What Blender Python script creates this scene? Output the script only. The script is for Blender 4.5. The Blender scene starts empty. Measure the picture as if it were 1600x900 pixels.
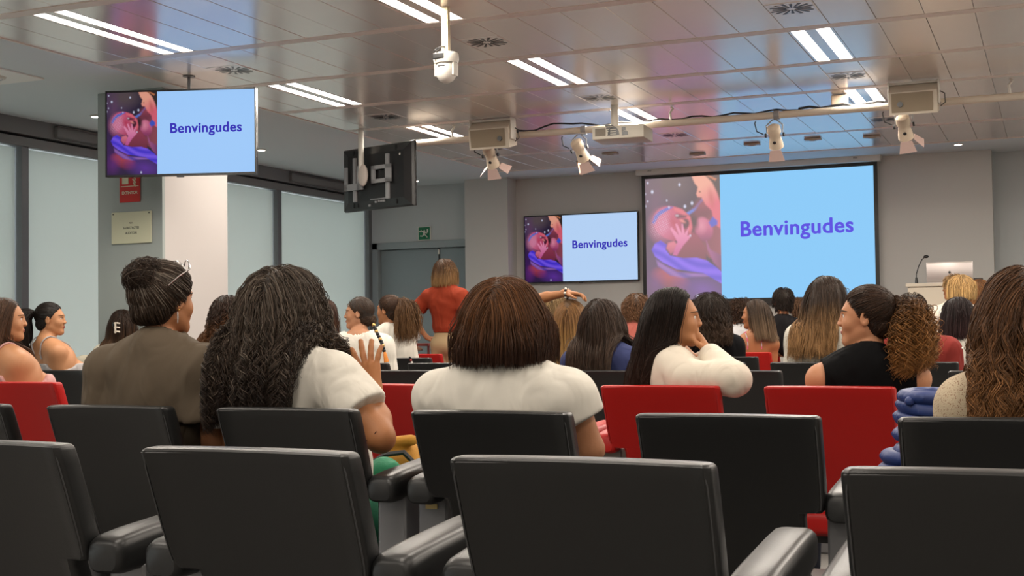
import bpy, bmesh, math, random
import numpy as np
from mathutils import Vector, Matrix
PI = math.pi
SC = bpy.context.scene
COL = SC.collection

# ------------------------------------------------------------------ camera
FPX, YAW, PITCH, ROLL = 1985.89, .4029, .0329, -.0131
Fv = Vector((-math.sin(YAW)*math.cos(PITCH), math.cos(YAW)*math.cos(PITCH), math.sin(PITCH)))
Rv = Vector((math.cos(YAW), math.sin(YAW), 0)); Uv = Rv.cross(Fv)
Rv, Uv = Rv*math.cos(ROLL)+Uv*math.sin(ROLL), Uv*math.cos(ROLL)-Rv*math.sin(ROLL)
EYE = Vector((0, 0, 1.2))
cd = bpy.data.cameras.new('camera'); cam = bpy.data.objects.new('camera', cd); COL.objects.link(cam)
cd.sensor_width = 36; cd.lens = 36*FPX/1600; cd.clip_start = .05
cam.matrix_world = Matrix(((Rv.x, Uv.x, -Fv.x, 0), (Rv.y, Uv.y, -Fv.y, 0), (Rv.z, Uv.z, -Fv.z, 1.2), (0, 0, 0, 1)))
SC.camera = cam
SC.view_settings.view_transform = 'Standard'; SC.view_settings.look = 'None'
SC.view_settings.exposure = 0.0; SC.view_settings.gamma = 1.0; SC.view_settings.use_curve_mapping = False
try: SC.cycles_curves.shape = 'RIBBONS'
except Exception: pass
SC.cycles.max_bounces = 6; SC.cycles.diffuse_bounces = 3; SC.cycles.glossy_bounces = 3
SC.cycles.sample_clamp_indirect = 4.0

def atY(x, y, Y):
    d = Fv+Rv*((x-800)/FPX)-Uv*((y-450)/FPX); return EYE+d*(Y/d.y)

# ------------------------------------------------------------------ world + main lights
W = bpy.data.worlds.new('world'); SC.world = W; W.use_nodes = True
W.node_tree.nodes['Background'].inputs[0].default_value = (.80, .84, .85, 1)
W.node_tree.nodes['Background'].inputs[1].default_value = 3.6
ROOM_W = 42.0        # watts of one ceiling strip
WARM = (1.0, .90, .78)
CEIL = 3.3
def area_light(name, loc, sx, sy, power, color, rot=(0, 0, 0), spread=PI):
    l = bpy.data.lights.new(name, 'AREA'); l.shape = 'RECTANGLE'; l.size = sx; l.size_y = sy
    l.energy = power; l.cycles.max_bounces = 8; l.color = color; l.spread = spread
    o = bpy.data.objects.new(name, l); o.location = loc; o.rotation_euler = rot; COL.objects.link(o); return o

# ------------------------------------------------------------------ materials
def mat(name, col, rough=.6, metal=0.0, bump=0.0, scale=60., emit=None, es=1.0, noise=0.0, nscale=8., coat=0.0, sheen=0.0, spec=None, stretch=None, folds=0):
    m = bpy.data.materials.new(name); m.use_nodes = True; nt = m.node_tree; b = nt.nodes['Principled BSDF']
    b.inputs['Base Color'].default_value = (*col, 1); b.inputs['Roughness'].default_value = rough; b.inputs['Metallic'].default_value = metal
    if coat: b.inputs['Coat Weight'].default_value = coat
    if sheen: b.inputs['Sheen Weight'].default_value = sheen
    if spec is not None: b.inputs['Specular IOR Level'].default_value = spec
    if emit: b.inputs['Emission Color'].default_value = (*emit, 1); b.inputs['Emission Strength'].default_value = es
    if bump or noise:
        tc = nt.nodes.new('ShaderNodeTexCoord'); vec = tc.outputs['Object']
        if stretch:
            mp = nt.nodes.new('ShaderNodeMapping'); mp.inputs['Scale'].default_value = stretch
            nt.links.new(vec, mp.inputs[0]); vec = mp.outputs[0]
    if bump:
        n = nt.nodes.new('ShaderNodeTexNoise'); n.inputs['Scale'].default_value = scale; n.inputs['Detail'].default_value = 3
        bp = nt.nodes.new('ShaderNodeBump'); bp.inputs['Strength'].default_value = bump; bp.inputs['Distance'].default_value = .01
        nt.links.new(vec, n.inputs['Vector']); nt.links.new(n.outputs['Fac'], bp.inputs['Height']); nt.links.new(bp.outputs[0], b.inputs['Normal'])
        if folds:
            mp = nt.nodes.new('ShaderNodeMapping'); mp.inputs['Scale'].default_value = (1, 1, .45); mp.inputs['Rotation'].default_value = (.3, .5, .2)
            n2 = nt.nodes.new('ShaderNodeTexNoise'); n2.inputs['Scale'].default_value = 7.5; n2.inputs['Detail'].default_value = 1.5; n2.inputs['Distortion'].default_value = 1.3
            b2 = nt.nodes.new('ShaderNodeBump'); b2.inputs['Strength'].default_value = .75; b2.inputs['Distance'].default_value = .035
            nt.links.new(tc.outputs['Object'], mp.inputs[0]); nt.links.new(mp.outputs[0], n2.inputs['Vector']); nt.links.new(n2.outputs['Fac'], b2.inputs['Height']); nt.links.new(b2.outputs[0], bp.inputs['Normal'])
    if noise:
        n = nt.nodes.new('ShaderNodeTexNoise'); n.inputs['Scale'].default_value = nscale; n.inputs['Detail'].default_value = 4
        r = nt.nodes.new('ShaderNodeMapRange'); r.inputs['To Min'].default_value = 1-noise; r.inputs['To Max'].default_value = 1+noise
        mx = nt.nodes.new('ShaderNodeVectorMath'); mx.operation = 'SCALE'; mx.inputs[0].default_value = col
        nt.links.new(vec, n.inputs['Vector']); nt.links.new(n.outputs['Fac'], r.inputs['Value'])
        nt.links.new(r.outputs[0], mx.inputs['Scale']); nt.links.new(mx.outputs[0], b.inputs['Base Color'])
    return m
_mc = {}
def M(name, *a, **k):
    if name not in _mc: _mc[name] = mat(name, *a, **k)
    return _mc[name]
def hair_mat(root, tip, var=.35, rough=.38):
    key = ('hair', root, tip, var)
    if key in _mc: return _mc[key]
    m = bpy.data.materials.new('hair'); m.use_nodes = True; nt = m.node_tree; b = nt.nodes['Principled BSDF']
    b.inputs['Roughness'].default_value = .48; b.inputs['Specular IOR Level'].default_value = .22
    h = nt.nodes.new('ShaderNodeHairInfo')
    cr = nt.nodes.new('ShaderNodeValToRGB'); cr.color_ramp.elements[0].color = (*root, 1); cr.color_ramp.elements[1].color = (*tip, 1)
    cr.color_ramp.elements[0].position = .25; cr.color_ramp.elements[1].position = .85
    r = nt.nodes.new('ShaderNodeMapRange'); r.inputs['To Min'].default_value = 1-var; r.inputs['To Max'].default_value = 1+var*1.6
    pw = nt.nodes.new('ShaderNodeMath'); pw.operation = 'POWER'; pw.inputs[1].default_value = 2.0
    mx = nt.nodes.new('ShaderNodeVectorMath'); mx.operation = 'SCALE'
    nt.links.new(h.outputs['Intercept'], cr.inputs[0]); nt.links.new(h.outputs['Random'], pw.inputs[0]); nt.links.new(pw.outputs[0], r.inputs['Value'])
    nt.links.new(cr.outputs[0], mx.inputs[0]); nt.links.new(r.outputs[0], mx.inputs['Scale']); nt.links.new(mx.outputs[0], b.inputs['Base Color'])
    _mc[key] = m; return m

# ------------------------------------------------------------------ object helpers
def tag(o, label=None, cat=None, group=None, kind=None):
    if label: o['label'] = label
    if cat: o['category'] = cat
    if group: o['group'] = group
    if kind: o['kind'] = kind
    return o
def empty(name, loc=(0, 0, 0), rz=0., **k):
    o = bpy.data.objects.new(name, None); o.location = loc; o.rotation_euler = (0, 0, rz); o.empty_display_size = .05
    COL.objects.link(o); return tag(o, **k)
def link(name, me, m, parent=None, loc=None, **k):
    o = bpy.data.objects.new(name, me)
    if m is not None and not me.materials: me.materials.append(m)
    if parent is not None: o.parent = parent
    if loc is not None: o.location = loc
    COL.objects.link(o); return tag(o, **k)
def mesh_np(name, v, f, smooth=True):
    """v (n,3); f (m,4) or (m,3) int array"""
    me = bpy.data.meshes.new(name); v = np.asarray(v, np.float32); f = np.asarray(f, np.int32); k = f.shape[1]
    me.vertices.add(len(v)); me.vertices.foreach_set('co', v.ravel())
    me.loops.add(f.size); me.loops.foreach_set('vertex_index', f.ravel())
    me.polygons.add(len(f)); me.polygons.foreach_set('loop_start', np.arange(0, f.size, k, dtype=np.int32))
    me.polygons.foreach_set('loop_total', np.full(len(f), k, np.int32))
    if smooth: me.polygons.foreach_set('use_smooth', np.ones(len(f), bool))
    me.update(calc_edges=True); return me
class MB:
    """collects simple solids into one mesh"""
    def __init__(s): s.bm = bmesh.new()
    def box(s, x0, x1, y0, y1, z0, z1, bev=0., seg=2, rot=None):
        r = bmesh.ops.create_cube(s.bm, size=1)
        m = Matrix.Translation(((x0+x1)/2, (y0+y1)/2, (z0+z1)/2))
        if rot is not None: m = m @ rot
        m = m @ Matrix.Diagonal((abs(x1-x0), abs(y1-y0), abs(z1-z0), 1))
        bmesh.ops.transform(s.bm, matrix=m, verts=r['verts'])
        if bev:
            es = list({e for v in r['verts'] for e in v.link_edges})
            bmesh.ops.bevel(s.bm, geom=es, offset=bev, segments=seg, affect='EDGES', profile=.6)
        return s
    def cyl(s, a, b, r0, r1=None, n=16, caps=True):
        a = Vector(a); b = Vector(b); d = b-a; r1 = r0 if r1 is None else r1
        q = d.to_track_quat('Z', 'Y').to_matrix().to_4x4()
        r = bmesh.ops.create_cone(s.bm, cap_ends=caps, segments=n, radius1=r0, radius2=r1, depth=d.length)
        bmesh.ops.transform(s.bm, matrix=Matrix.Translation((a+b)/2) @ q, verts=r['verts']); return s
    def ball(s, c, r, n=12):
        o = bmesh.ops.create_uvsphere(s.bm, u_segments=n*2, v_segments=n, radius=1)
        r = (r, r, r) if not hasattr(r, '__len__') else r
        bmesh.ops.transform(s.bm, matrix=Matrix.Translation(c) @ Matrix.Diagonal((*r, 1)), verts=o['verts']); return s
    def tube(s, pts, r, n=8):
        pts = [Vector(p) for p in pts]; rs = r if hasattr(r, '__len__') else [r]*len(pts); rings = []
        up = Vector((0, 0, 1))
        for i, p in enumerate(pts):
            t = (pts[min(i+1, len(pts)-1)]-pts[max(i-1, 0)]).normalized()
            if abs(t.dot(up)) > .95: up = Vector((1, 0, 0)) if abs(t.x) < .9 else Vector((0, 1, 0))
            a = t.cross(up).normalized(); b = a.cross(t)
            rings.append([s.bm.verts.new(p+(a*math.cos(2*PI*j/n)+b*math.sin(2*PI*j/n))*rs[i]) for j in range(n)])
        for i in range(len(rings)-1):
            for j in range(n): s.bm.faces.new((rings[i][j], rings[i][(j+1) % n], rings[i+1][(j+1) % n], rings[i+1][j]))
        s.bm.faces.new(rings[0][::-1]); s.bm.faces.new(rings[-1]); return s
    def prism(s, poly, y0, y1, axis='y'):
        def P(a, b, c): return (a, c, b) if axis == 'y' else ((c, a, b) if axis == 'x' else (a, b, c))
        A = [s.bm.verts.new(P(a, b, y0)) for a, b in poly]; B = [s.bm.verts.new(P(a, b, y1)) for a, b in poly]
        s.bm.faces.new(A); s.bm.faces.new(B[::-1]); n = len(poly)
        for i in range(n): s.bm.faces.new((A[i], B[i], B[(i+1) % n], A[(i+1) % n]))
        return s
    def loft(s, rings, close=True):
        R = [[s.bm.verts.new(p) for p in r] for r in rings]; n = len(R[0])
        for i in range(len(R)-1):
            for j in range(n if close else n-1): s.bm.faces.new((R[i][j], R[i][(j+1) % n], R[i+1][(j+1) % n], R[i+1][j]))
        if close: s.bm.faces.new(R[0][::-1]); s.bm.faces.new(R[-1])
        return s
    def mesh(s, name, smooth=False, matrix=None):
        if matrix is not None: bmesh.ops.transform(s.bm, matrix=matrix, verts=s.bm.verts)
        bmesh.ops.recalc_face_normals(s.bm, faces=s.bm.faces)
        me = bpy.data.meshes.new(name); s.bm.to_mesh(me); s.bm.free()
        if smooth:
            me.polygons.foreach_set('use_smooth', np.ones(len(me.polygons), bool))
            if hasattr(me, 'set_sharp_from_angle'): me.set_sharp_from_angle(angle=math.radians(smooth if smooth is not True else 40))
        me.update(); return me
    def obj(s, name, m, parent=None, smooth=False, loc=None, matrix=None, **k):
        return link(name, s.mesh(name, smooth, matrix), m, parent, loc, **k)
def dup(root, loc=None, parent=None, mats=None):
    def cp(o, par):
        c = o.copy(); COL.objects.link(c); c.parent = par
        for ch in KIDS.get(o, []): KIDS.setdefault(c, []).append(cp(ch, c))
        return c
    c = cp(root, parent)
    if loc is not None: c.location = loc
    return c
KIDS = {}
def kids(o):
    for ch in [x for x in COL.objects if x.parent == o]:
        KIDS.setdefault(o, []).append(ch); kids(ch)
def text_mesh(body, size, bold=.0, ext=.0, align='CENTER', space=1.0):
    c = bpy.data.curves.new('text', 'FONT'); c.body = body; c.size = size; c.offset = bold; c.extrude = ext; c.align_x = align; c.resolution_u = 6; c.space_character = space
    t = bpy.data.objects.new('t', c); COL.objects.link(t)
    bpy.context.view_layer.update()
    me = bpy.data.meshes.new_from_object(t.evaluated_get(bpy.context.evaluated_depsgraph_get())); bpy.data.objects.remove(t); return me
# ------------------------------------------------------------------ room shell
WALLX, FRONTY, BACKY, RIGHTX = -9.15, 16.3, -2.6, 4.6
m_plaster = M('plaster', (.74, .78, .80), .8, bump=.05, scale=90)
m_wall = M('wall_grey', (.56, .555, .54), .85, bump=.05, scale=120)
m_wall2 = M('wall_recess', (.50, .53, .54), .85, bump=.05, scale=120)
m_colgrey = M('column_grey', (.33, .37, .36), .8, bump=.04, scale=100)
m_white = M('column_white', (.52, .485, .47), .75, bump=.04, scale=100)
m_tile = M('metal_tile', (.90, .82, .77), .21, metal=.45, noise=.05, nscale=1.2)
m_chan = M('channel', (.84, .74, .68), .42, metal=.1)
m_post = M('post', (.17, .175, .185), .45, metal=.3)
m_blind = M('blind', (.72, .75, .74), .9, bump=.03, scale=3., noise=.04, nscale=.8)
m_black = M('black', (.008, .008, .009), .35); m_dark = M('dark', (.03, .03, .032), .5)
m_offw = M('offwhite', (.72, .69, .63), .5); m_cream = M('cream', (.63, .52, .40), .55)

MB().box(WALLX-.3, RIGHTX+.3, BACKY-.3, FRONTY+.6, -.12, 0).obj('floor', M('floor_grey', (.20, .19, .18), .95, bump=.3, scale=300), kind='structure')
step = MB().box(-7.6, -3.0, 11.75, 13.0, 0, .17, .01).obj('trim_1', m_dark, kind='structure', label='low grey step on the floor under the standing woman')
wl = MB(); wl.box(WALLX-.3, WALLX-.12, BACKY-.3, FRONTY+.6, 3.1, 3.5); wl.box(WALLX-.3, WALLX-.12, FRONTY-.1, FRONTY+.6, 0, 3.1); wl.obj('wall_left', M('outer_wall', (.30, .31, .32), .6), kind='structure')
# front wall, with a pillar, the door recess and the recess at the far right
fw = MB()
fw.box(-7.52, -.65, FRONTY, FRONTY+.3, 0, 3.5); fw.obj('wall_front', m_wall, kind='structure')
fr = MB(); fr.box(WALLX-.3, -9.19, FRONTY-.02, FRONTY+.3, 0, 3.5); fr.box(-9.19, -7.52, FRONTY, FRONTY+.3, 2.49, 3.5)
fr.box(WALLX-.3, -7.2, FRONTY+.3, FRONTY+.6, 0, 3.5); fr.obj('wall_door', m_wall2, kind='structure')
MB().box(-7.52, -6.87, 16.0, FRONTY, 0, 3.32).obj('trim_2', m_wall, kind='structure', label='pillar between the double door and the wall screen')
MB().box(-.9, RIGHTX+.3, FRONTY+.3, FRONTY+.6, 0, 3.5).obj('wall_recess', m_wall2, kind='structure')
MB().box(RIGHTX, RIGHTX+.3, BACKY-.3, FRONTY+.6, 0, 3.5).obj('wall_right', m_wall, kind='structure')
MB().box(WALLX-.3, RIGHTX+.3, BACKY-.3, BACKY, 0, 3.5).obj('wall_back', m_wall, kind='structure')
# double door
dr = empty('door_1', (-8.355, FRONTY, 0), kind='structure'); m_door = M('door_paint', (.26, .31, .33), .5, bump=.03)
m_doorf = M('door_frame_paint', (.30, .345, .36), .5)
for a, b in ((-9.19, -9.06), (-7.65, -7.52)): MB().box(a+8.355, b+8.355, -.03, .1, 0, 2.49, .008).obj('door_jamb', m_doorf, dr)
MB().box(-9.19+8.355, -7.52+8.355, -.03, .1, 2.39, 2.49, .008).obj('door_head', m_doorf, dr)
for a, b in ((-9.055, -8.12), (-8.09, -7.655)):
    lf = MB().box(a+8.355, b+8.355, .06, .11, .01, 2.385, .006).obj('door_leaf', m_door, dr)
    MB().box((a if a < -8.5 else b)+8.355+(-.0), (a if a < -8.5 else b)+8.355+.02, .05, .06, .95, 1.15).obj('push_bar', m_post, lf)
MB().box(-9.06+8.355, -7.65+8.355, .115, .30, 0, 2.5).obj('door_light_block', m_black, dr)  # black backing board added behind the leaves to block outside light
MB().box(-8.115+8.355, -8.095+8.355, .045, .06, 2.30, 2.37).obj('door_latch', m_offw, dr)
# left glazed wall
m_glass = bpy.data.materials.new('window_glass'); m_glass.use_nodes = True; nt = m_glass.node_tree; nt.nodes.remove(nt.nodes['Principled BSDF'])
tr_ = nt.nodes.new('ShaderNodeBsdfTransparent'); tr_.inputs[0].default_value = (.84, .87, .87, 1); gl_ = nt.nodes.new('ShaderNodeBsdfGlossy'); gl_.inputs['Roughness'].default_value = .03; mx_ = nt.nodes.new('ShaderNodeMixShader'); mx_.inputs[0].default_value = .1
nt.links.new(tr_.outputs[0], mx_.inputs[1]); nt.links.new(gl_.outputs[0], mx_.inputs[2]); nt.links.new(mx_.outputs[0], nt.nodes['Material Output'].inputs[0])
nt = m_blind.node_tree; tl_ = nt.nodes.new('ShaderNodeBsdfTranslucent'); tl_.inputs[0].default_value = (.66, .68, .655, 1); mx_ = nt.nodes.new('ShaderNodeMixShader'); mx_.inputs[0].default_value = .55
nt.links.new(nt.nodes['Principled BSDF'].outputs[0], mx_.inputs[1]); nt.links.new(tl_.outputs[0], mx_.inputs[2]); nt.links.new(mx_.outputs[0], nt.nodes['Material Output'].inputs[0])
yposts = [-.3-2.2+i*2.2 for i in range(2)]
yposts = [9.41-2.2*k for k in range(5, 0, -1)]+[9.41, 11.61, 13.79, 16.14]
for i, y in enumerate(yposts):
    w = empty('window_%d' % (i+1), (WALLX, y, 0), kind='structure')
    if i == 0: y0 = BACKY
    MB().box(-.12, .05, -.045, .045, 0, 3.03, .006).obj('window_post', m_post, w, label=None)
    if i+1 < len(yposts):
        y2 = yposts[i+1]-y
        MB().box(-.12, -.10, .04, y2-.04, 0, 3.1).obj('pane', m_glass, w)
        n = 24; ring = []
        f = MB()
        for k in range(n+1):
            yy = .055+(y2-.11)*k/n; xx = -.03+.003*math.sin(k*.8+i)+.003*math.sin(k*.37+2*i); ring.append((xx, yy))
        f.loft([[(x, yy, .05), (x+.004, yy, .05), (x+.004, yy, 3.02), (x, yy, 3.02)] for x, yy in ring])
        f.obj('roller_blind', m_blind, w, smooth=True)
        MB().box(-.04, -.012, .055, y2-.055, .03, .055, .004).obj('blind_bar', m_post, w)
hd = MB(); hd.box(WALLX-.12, WALLX+.06, BACKY, 16.3, 3.03, 3.12, .006); hd.box(WALLX-.12, WALLX+.09, BACKY, 16.3, 3.14, 3.3, .006)
hd.obj('trim_3', M('header', (.20, .20, .205), .5), kind='structure', label='dark metal header along the top of the glazed wall')
for y in (9.75, 13.95): # round-ended duct covers of the header
    MB().box(WALLX+.09, WALLX+.115, y, y+1.8 if y < 10 else 15.9, 3.15, 3.28, .045, 6).obj('trim_4', M('header2', (.22, .215, .215), .5), kind='structure', label='rounded grey cover on the window header')
# ceiling: plaster slab, metal tiles in rows, cross channels
ce = MB().box(WALLX-.3, RIGHTX+.3, BACKY-.3, FRONTY+.6, CEIL+.02, CEIL+.2).obj('ceiling', m_plaster, kind='structure')
TX0, TX1, TY1 = -1.70-.315*16, -1.70+.315*20, 15.36
border = MB(); border.box(WALLX-.1, TX0-.012, BACKY, FRONTY+.6, CEIL-.004, CEIL+.03); border.box(TX0-.012, RIGHTX, TY1+.012, FRONTY+.6, CEIL-.004, CEIL+.03)
border.obj('ceiling_border', m_plaster, ce)
lip = MB(); lip.box(TX0-.014, TX0+.004, BACKY, TY1, CEIL-.012, CEIL+.01); lip.box(TX0, RIGHTX, TY1-.004, TY1+.014, CEIL-.012, CEIL+.01); lip.obj('edge_trim', m_chan, ce)
YB = [1.35, 2.6, 3.85, 5.06, 6.30, 7.745, 8.99, 10.24, 11.48, 12.72, 13.96, 15.36]
YB0 = [-2.5, -1.2, .1]+YB
LCOL = [-5.95, -3.745, -1.54, .665, 2.87]
lights_rows = {(-1.2, .1), (1.35, 2.6), (3.85, 5.06), (6.30, 7.745), (8.99, 10.24), (11.48, 12.72)}
tiles = {}
rnd = random.Random(3)
far_stuff = MB()
VENTS = []
for r in range(len(YB0)-1):
    a, b = YB0[r]+.05, YB0[r+1]-.05
    if r == len(YB0)-2: b = YB0[r+1]
    lit = (YB0[r], YB0[r+1]) in lights_rows
    for c in range(36):
        x0 = TX0+.315*c; cx = x0+.1575
        isl = lit and any(abs(cx-l) < .1 for l in LCOL)
        isv = (not lit) and any(abs(cx-l) < .1 for l in LCOL) and YB0[r] > 7 and YB0[r+1] < 14 and x0 < .3
        vis = YB0[r] > 5 and x0 < .6
        if not vis:
            if not isl: far_stuff.box(x0+.003, x0+.312, a, b, CEIL-.004, CEIL+.015)
            continue
        if isl: continue
        key = (round(b-a, 3))
        if key not in tiles:
            tiles[key] = MB().box(-.1560, .1560, 0, b-a, 0, .018, .0025, 1).mesh('ceiling_tile')
        t = link('ceiling_tile', tiles[key], m_tile, ce, loc=(cx, a, CEIL-.004-rnd.random()*.0022))
        t.rotation_euler = ((rnd.random()-.5)*.003, (rnd.random()-.5)*.007, 0)
        if isv: VENTS.append((cx, (a+b)/2+.02))
far_stuff.obj('ceiling_tile_field', m_tile, ce, kind='stuff')
for i, y in enumerate(YB0[1:-1]):
    MB().box(TX0, RIGHTX, y-.053, y+.053, CEIL-.008, CEIL+.012, .002, 1).obj('cross_channel', m_chan, ce)
# light fixtures (twin strips)
fx_names = {(-5.95, 6.3): 'twin strip light at the upper left, above the left hanging screen', (-3.745, 6.3): 'twin strip light at the top edge beside the camera pole',
 (-5.95, 8.99): 'twin strip light between the two hanging screens', (-3.745, 8.99): 'twin strip light in front of the left wall speaker and projector', (-1.54, 8.99): 'brightest twin strip light at the upper right of the ceiling',
 (-5.95, 11.48): 'twin strip light behind the left speaker box', (-3.745, 11.48): 'twin strip light just behind the ceiling projector', (-1.54, 11.48): 'short-looking twin strip light beside the right speaker box'}
m_lamp = M('lamp', (.9, .9, .9), .5, emit=(1., .95, .87), es=7.0)
fx_mesh = {}
for (ya, yb) in sorted(lights_rows):
    for lx in LCOL:
        L = yb-ya-.10; vis = True
        lab = fx_names.get((lx, ya))
        if lab: e = empty('strip_light', (lx, (ya+yb)/2, CEIL), label=lab, cat='ceiling light', group='twin strip lights of the metal ceiling')
        else: e = empty('built_in_light', (lx, (ya+yb)/2, CEIL)); e.parent = ce
        key = round(L, 3)
        if key not in fx_mesh:
            f = MB()
            f.box(-.1545, -.135, -L/2, L/2, -.004, .016); f.box(.135, .1545, -L/2, L/2, -.004, .016); f.box(-.04, .04, -L/2, L/2, -.004, .016)
            for s in (-1, 1): f.box(-.1545, .1545, s*L/2-(.012 if s > 0 else 0), s*L/2+(0 if s > 0 else .012), -.004, .016)
            f.box(-.1545, .1545, -L/2, L/2, .016, .02)
            d = MB().box(-.046, .046, -L/2+.012, L/2-.012, -.001, .010)
            fx_mesh[key] = (f.mesh('fixture_frame'), d.mesh('diffuser'))
        link('fixture_frame', fx_mesh[key][0], m_tile, e)
        for s in (-1, 1):
            link('diffuser', fx_mesh[key][1], m_lamp, e, loc=(s*.0875, 0, 0))
        area_light('strip_lamp', (lx, (ya+yb)/2, CEIL-.012), .26, L-.03, ROOM_W*(1.12 if ya > 5 else .55), WARM)
# swirl vents
def vent_mesh(n=16, R=.148):
    b = MB()
    for k in range(n):
        a = 2*PI*k/n+.12; l0, l1 = R*(.28 if k % 2 else .2), R*(1.0 if k % 4 else .85)
        c, s_ = math.cos(a), math.sin(a); w = .0105
        poly = [(l0*c-w*.5*s_, l0*s_+w*.5*c), (l1*c-w*s_, l1*s_+w*c), (l1*c+w*s_, l1*s_-w*c), (l0*c+w*.5*s_, l0*s_-w*.5*c)]
        b.prism(poly, -.0022, .0, 'z')
    return b.mesh('slot')
vm = vent_mesh(); vp = MB().box(-.15, .15, -.16, .16, -.0015, .004, .001, 1).mesh('vent_plate')
def near_txt(x, y):
    row = 'nearest the viewer' if y < 9 else ('halfway forward' if y < 12 else 'close to the front')
    col = 'left' if x < -5 else ('middle' if x < -2.5 else 'right')
    return 'round swirl air vent in a ceiling tile, %s column, %s' % (col, row)
for x, y in VENTS:
    e = empty('air_vent', (x, y, CEIL-.0065), label=near_txt(x, y), cat='air vent', group='swirl vents of the ceiling')
    link('vent_plate', vp, m_tile, e); link('vent_slots', vm, m_black, e, loc=(0, 0, -.001))
# small square ceiling pieces near the front and downlights of the border
sq = MB().box(-.09, .09, -.05, .05, -.02, .0, .006); sq.ball((0, 0, -.02), (.045, .035, .012), 8); sqm = sq.mesh('detector', 30)
for x, y, lab in ((-4.82, 14.35, 'small square detector in the ceiling above the wall screen'), (-5.35, 14.9, 'small square detector in the ceiling left of the projection screen'), (-3.126, 14.38, 'small ceiling detector above the left of the projection screen'), (-2.43, 14.32, 'small ceiling detector above the middle of the projection screen'),
                  (-1.807, 14.44, 'small ceiling detector above the right end of the projection screen'), (-3.9, 14.9, 'small ceiling detector at the front edge of the metal tiles')):
    link('ceiling_detector', sqm, M('beige_plastic', (.45, .38, .30), .5), loc=(x, y, CEIL-.008), label=lab, cat='detector', group='small detectors near the front')
dl = MB().cyl((0, 0, -.012), (0, 0, 0), .055, n=20).mesh('rim', 30); dli = MB().cyl((0, 0, -.014), (0, 0, -.010), .04, n=20).mesh('bulb', 30)
for x, y, lab in ((-8.28, 12.18, 'small lit downlight just right of the left hanging screen'), (-8.37, 9.56, 'small lit downlight left of the pillar'), (-8.13, 15.7, 'small lit downlight above the double door'), (-.98, 15.6, 'small lit downlight at the front right of the ceiling'), (-8.3, 6.5, 'small lit downlight outside the view at the left')):
    e = empty('downlight', (x, y, CEIL-.004), label=lab, cat='ceiling light', group='small round downlights')
    link('rim', dl, m_offw, e); link('bulb', dli, M('dl_lamp', (1, 1, 1), .5, emit=(1, .93, .82), es=14), e)
# emergency lamp plate at the left
e = empty('emergency_light', (-7.78, 7.70, CEIL-.004), label='white square emergency light plate with a round lens at the left of the ceiling', cat='ceiling light')
MB().box(-.27, .27, -.27, .27, -.014, 0, .004).obj('plate', M('warmplate', (.95, .92, .88), .5), e)
g = MB().cyl((0, 0, -.03), (0, 0, -.012), .085, .10, n=28); g.obj('lens_ring', m_offw, e, smooth=30); MB().ball((0, 0, -.03), (.07, .07, .016), 10).obj('lens', M('lens', (.8, .8, .8), .1), e, smooth=True)

# ------------------------------------------------------------------ column with signs
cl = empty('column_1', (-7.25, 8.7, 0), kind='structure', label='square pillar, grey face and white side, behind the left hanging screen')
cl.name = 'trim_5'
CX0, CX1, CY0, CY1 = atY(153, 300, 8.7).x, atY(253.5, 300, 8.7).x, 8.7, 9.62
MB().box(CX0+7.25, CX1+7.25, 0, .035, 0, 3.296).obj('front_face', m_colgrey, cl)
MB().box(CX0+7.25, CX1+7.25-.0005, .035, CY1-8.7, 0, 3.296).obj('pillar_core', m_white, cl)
def sign(name, px, Y, t, m, **k):
    """flat board spanning the pixel box px=(x0,y0,x1,y1) at depth Y"""
    a = atY(px[0], px[3], Y); b = atY(px[2], px[1], Y)
    e = empty(name, ((a.x+b.x)/2, Y, (a.z+b.z)/2), **k); w = (b.x-a.x)/2; h = (b.z-a.z)/2
    MB().box(-w, w, -t, 0, -h, h, min(.003, t/3), 1).obj('board', m, e); return e, w, h
m_red = M('sign_red', (.55, .015, .012), .4); m_glow = M('sign_pale', (.68, .66, .48), .5)
e, w, h = sign('fire_sign', (187.5, 262, 219.5, 317), 8.695, .006, m_red, label='red fire extinguisher sign on the grey pillar face, below the hanging screen', cat='sign')
MB().box(-w*.72, -w*.12, -.009, -.006, h*.08, h*.62, .004).box(-w*.55, -w*.3, -.009, -.006, h*.62, h*.75).obj('extinguisher_symbol', m_glow, e)
fl = MB(); 
for q in range(3): fl.tube([(w*.3+.01*q-.01, -.008, h*(.55-.2*q)), (w*.45, -.008, h*(.48-.2*q)), (w*.62, -.008, h*(.30-.2*q))], [.006, .009, .004], 6)
fl.obj('flame_symbol', m_glow, e, smooth=True)
MB().box(-w*.85, w*.85, -.008, -.006, h*-.08, h*-.04).obj('divider_line', m_glow, e)
t = text_mesh('EXTINTOR', .034, .001); o = link('lettering', t, m_glow, e, loc=(0, -.0075, -h*.52)); o.rotation_euler = (PI/2, 0, 0)
e, w, h = sign('notice_board', (175.5, 329, 237.5, 382), 8.695, .012, M('notice', (.58, .58, .42), .45), label='pale yellow square notice on the grey pillar, three short printed lines', cat='sign')
for s, zz, tx in ((.016, .035, 'AULA'), (.026, -.01, 'SALA D\'ACTES'), (.026, -.055, 'AUDITORI')):
    t = text_mesh(tx, s, .0008); o = link('lettering', t, m_dark, e, loc=(.0, -.0125, zz)); o.rotation_euler = (PI/2, 0, 0)
for sx in (-1, 1): MB().cyl((sx*w*.9, -.015, h*.88), (sx*w*.9, -.012, h*.88), .006, n=10).obj('screw', m_dark, e)
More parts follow.
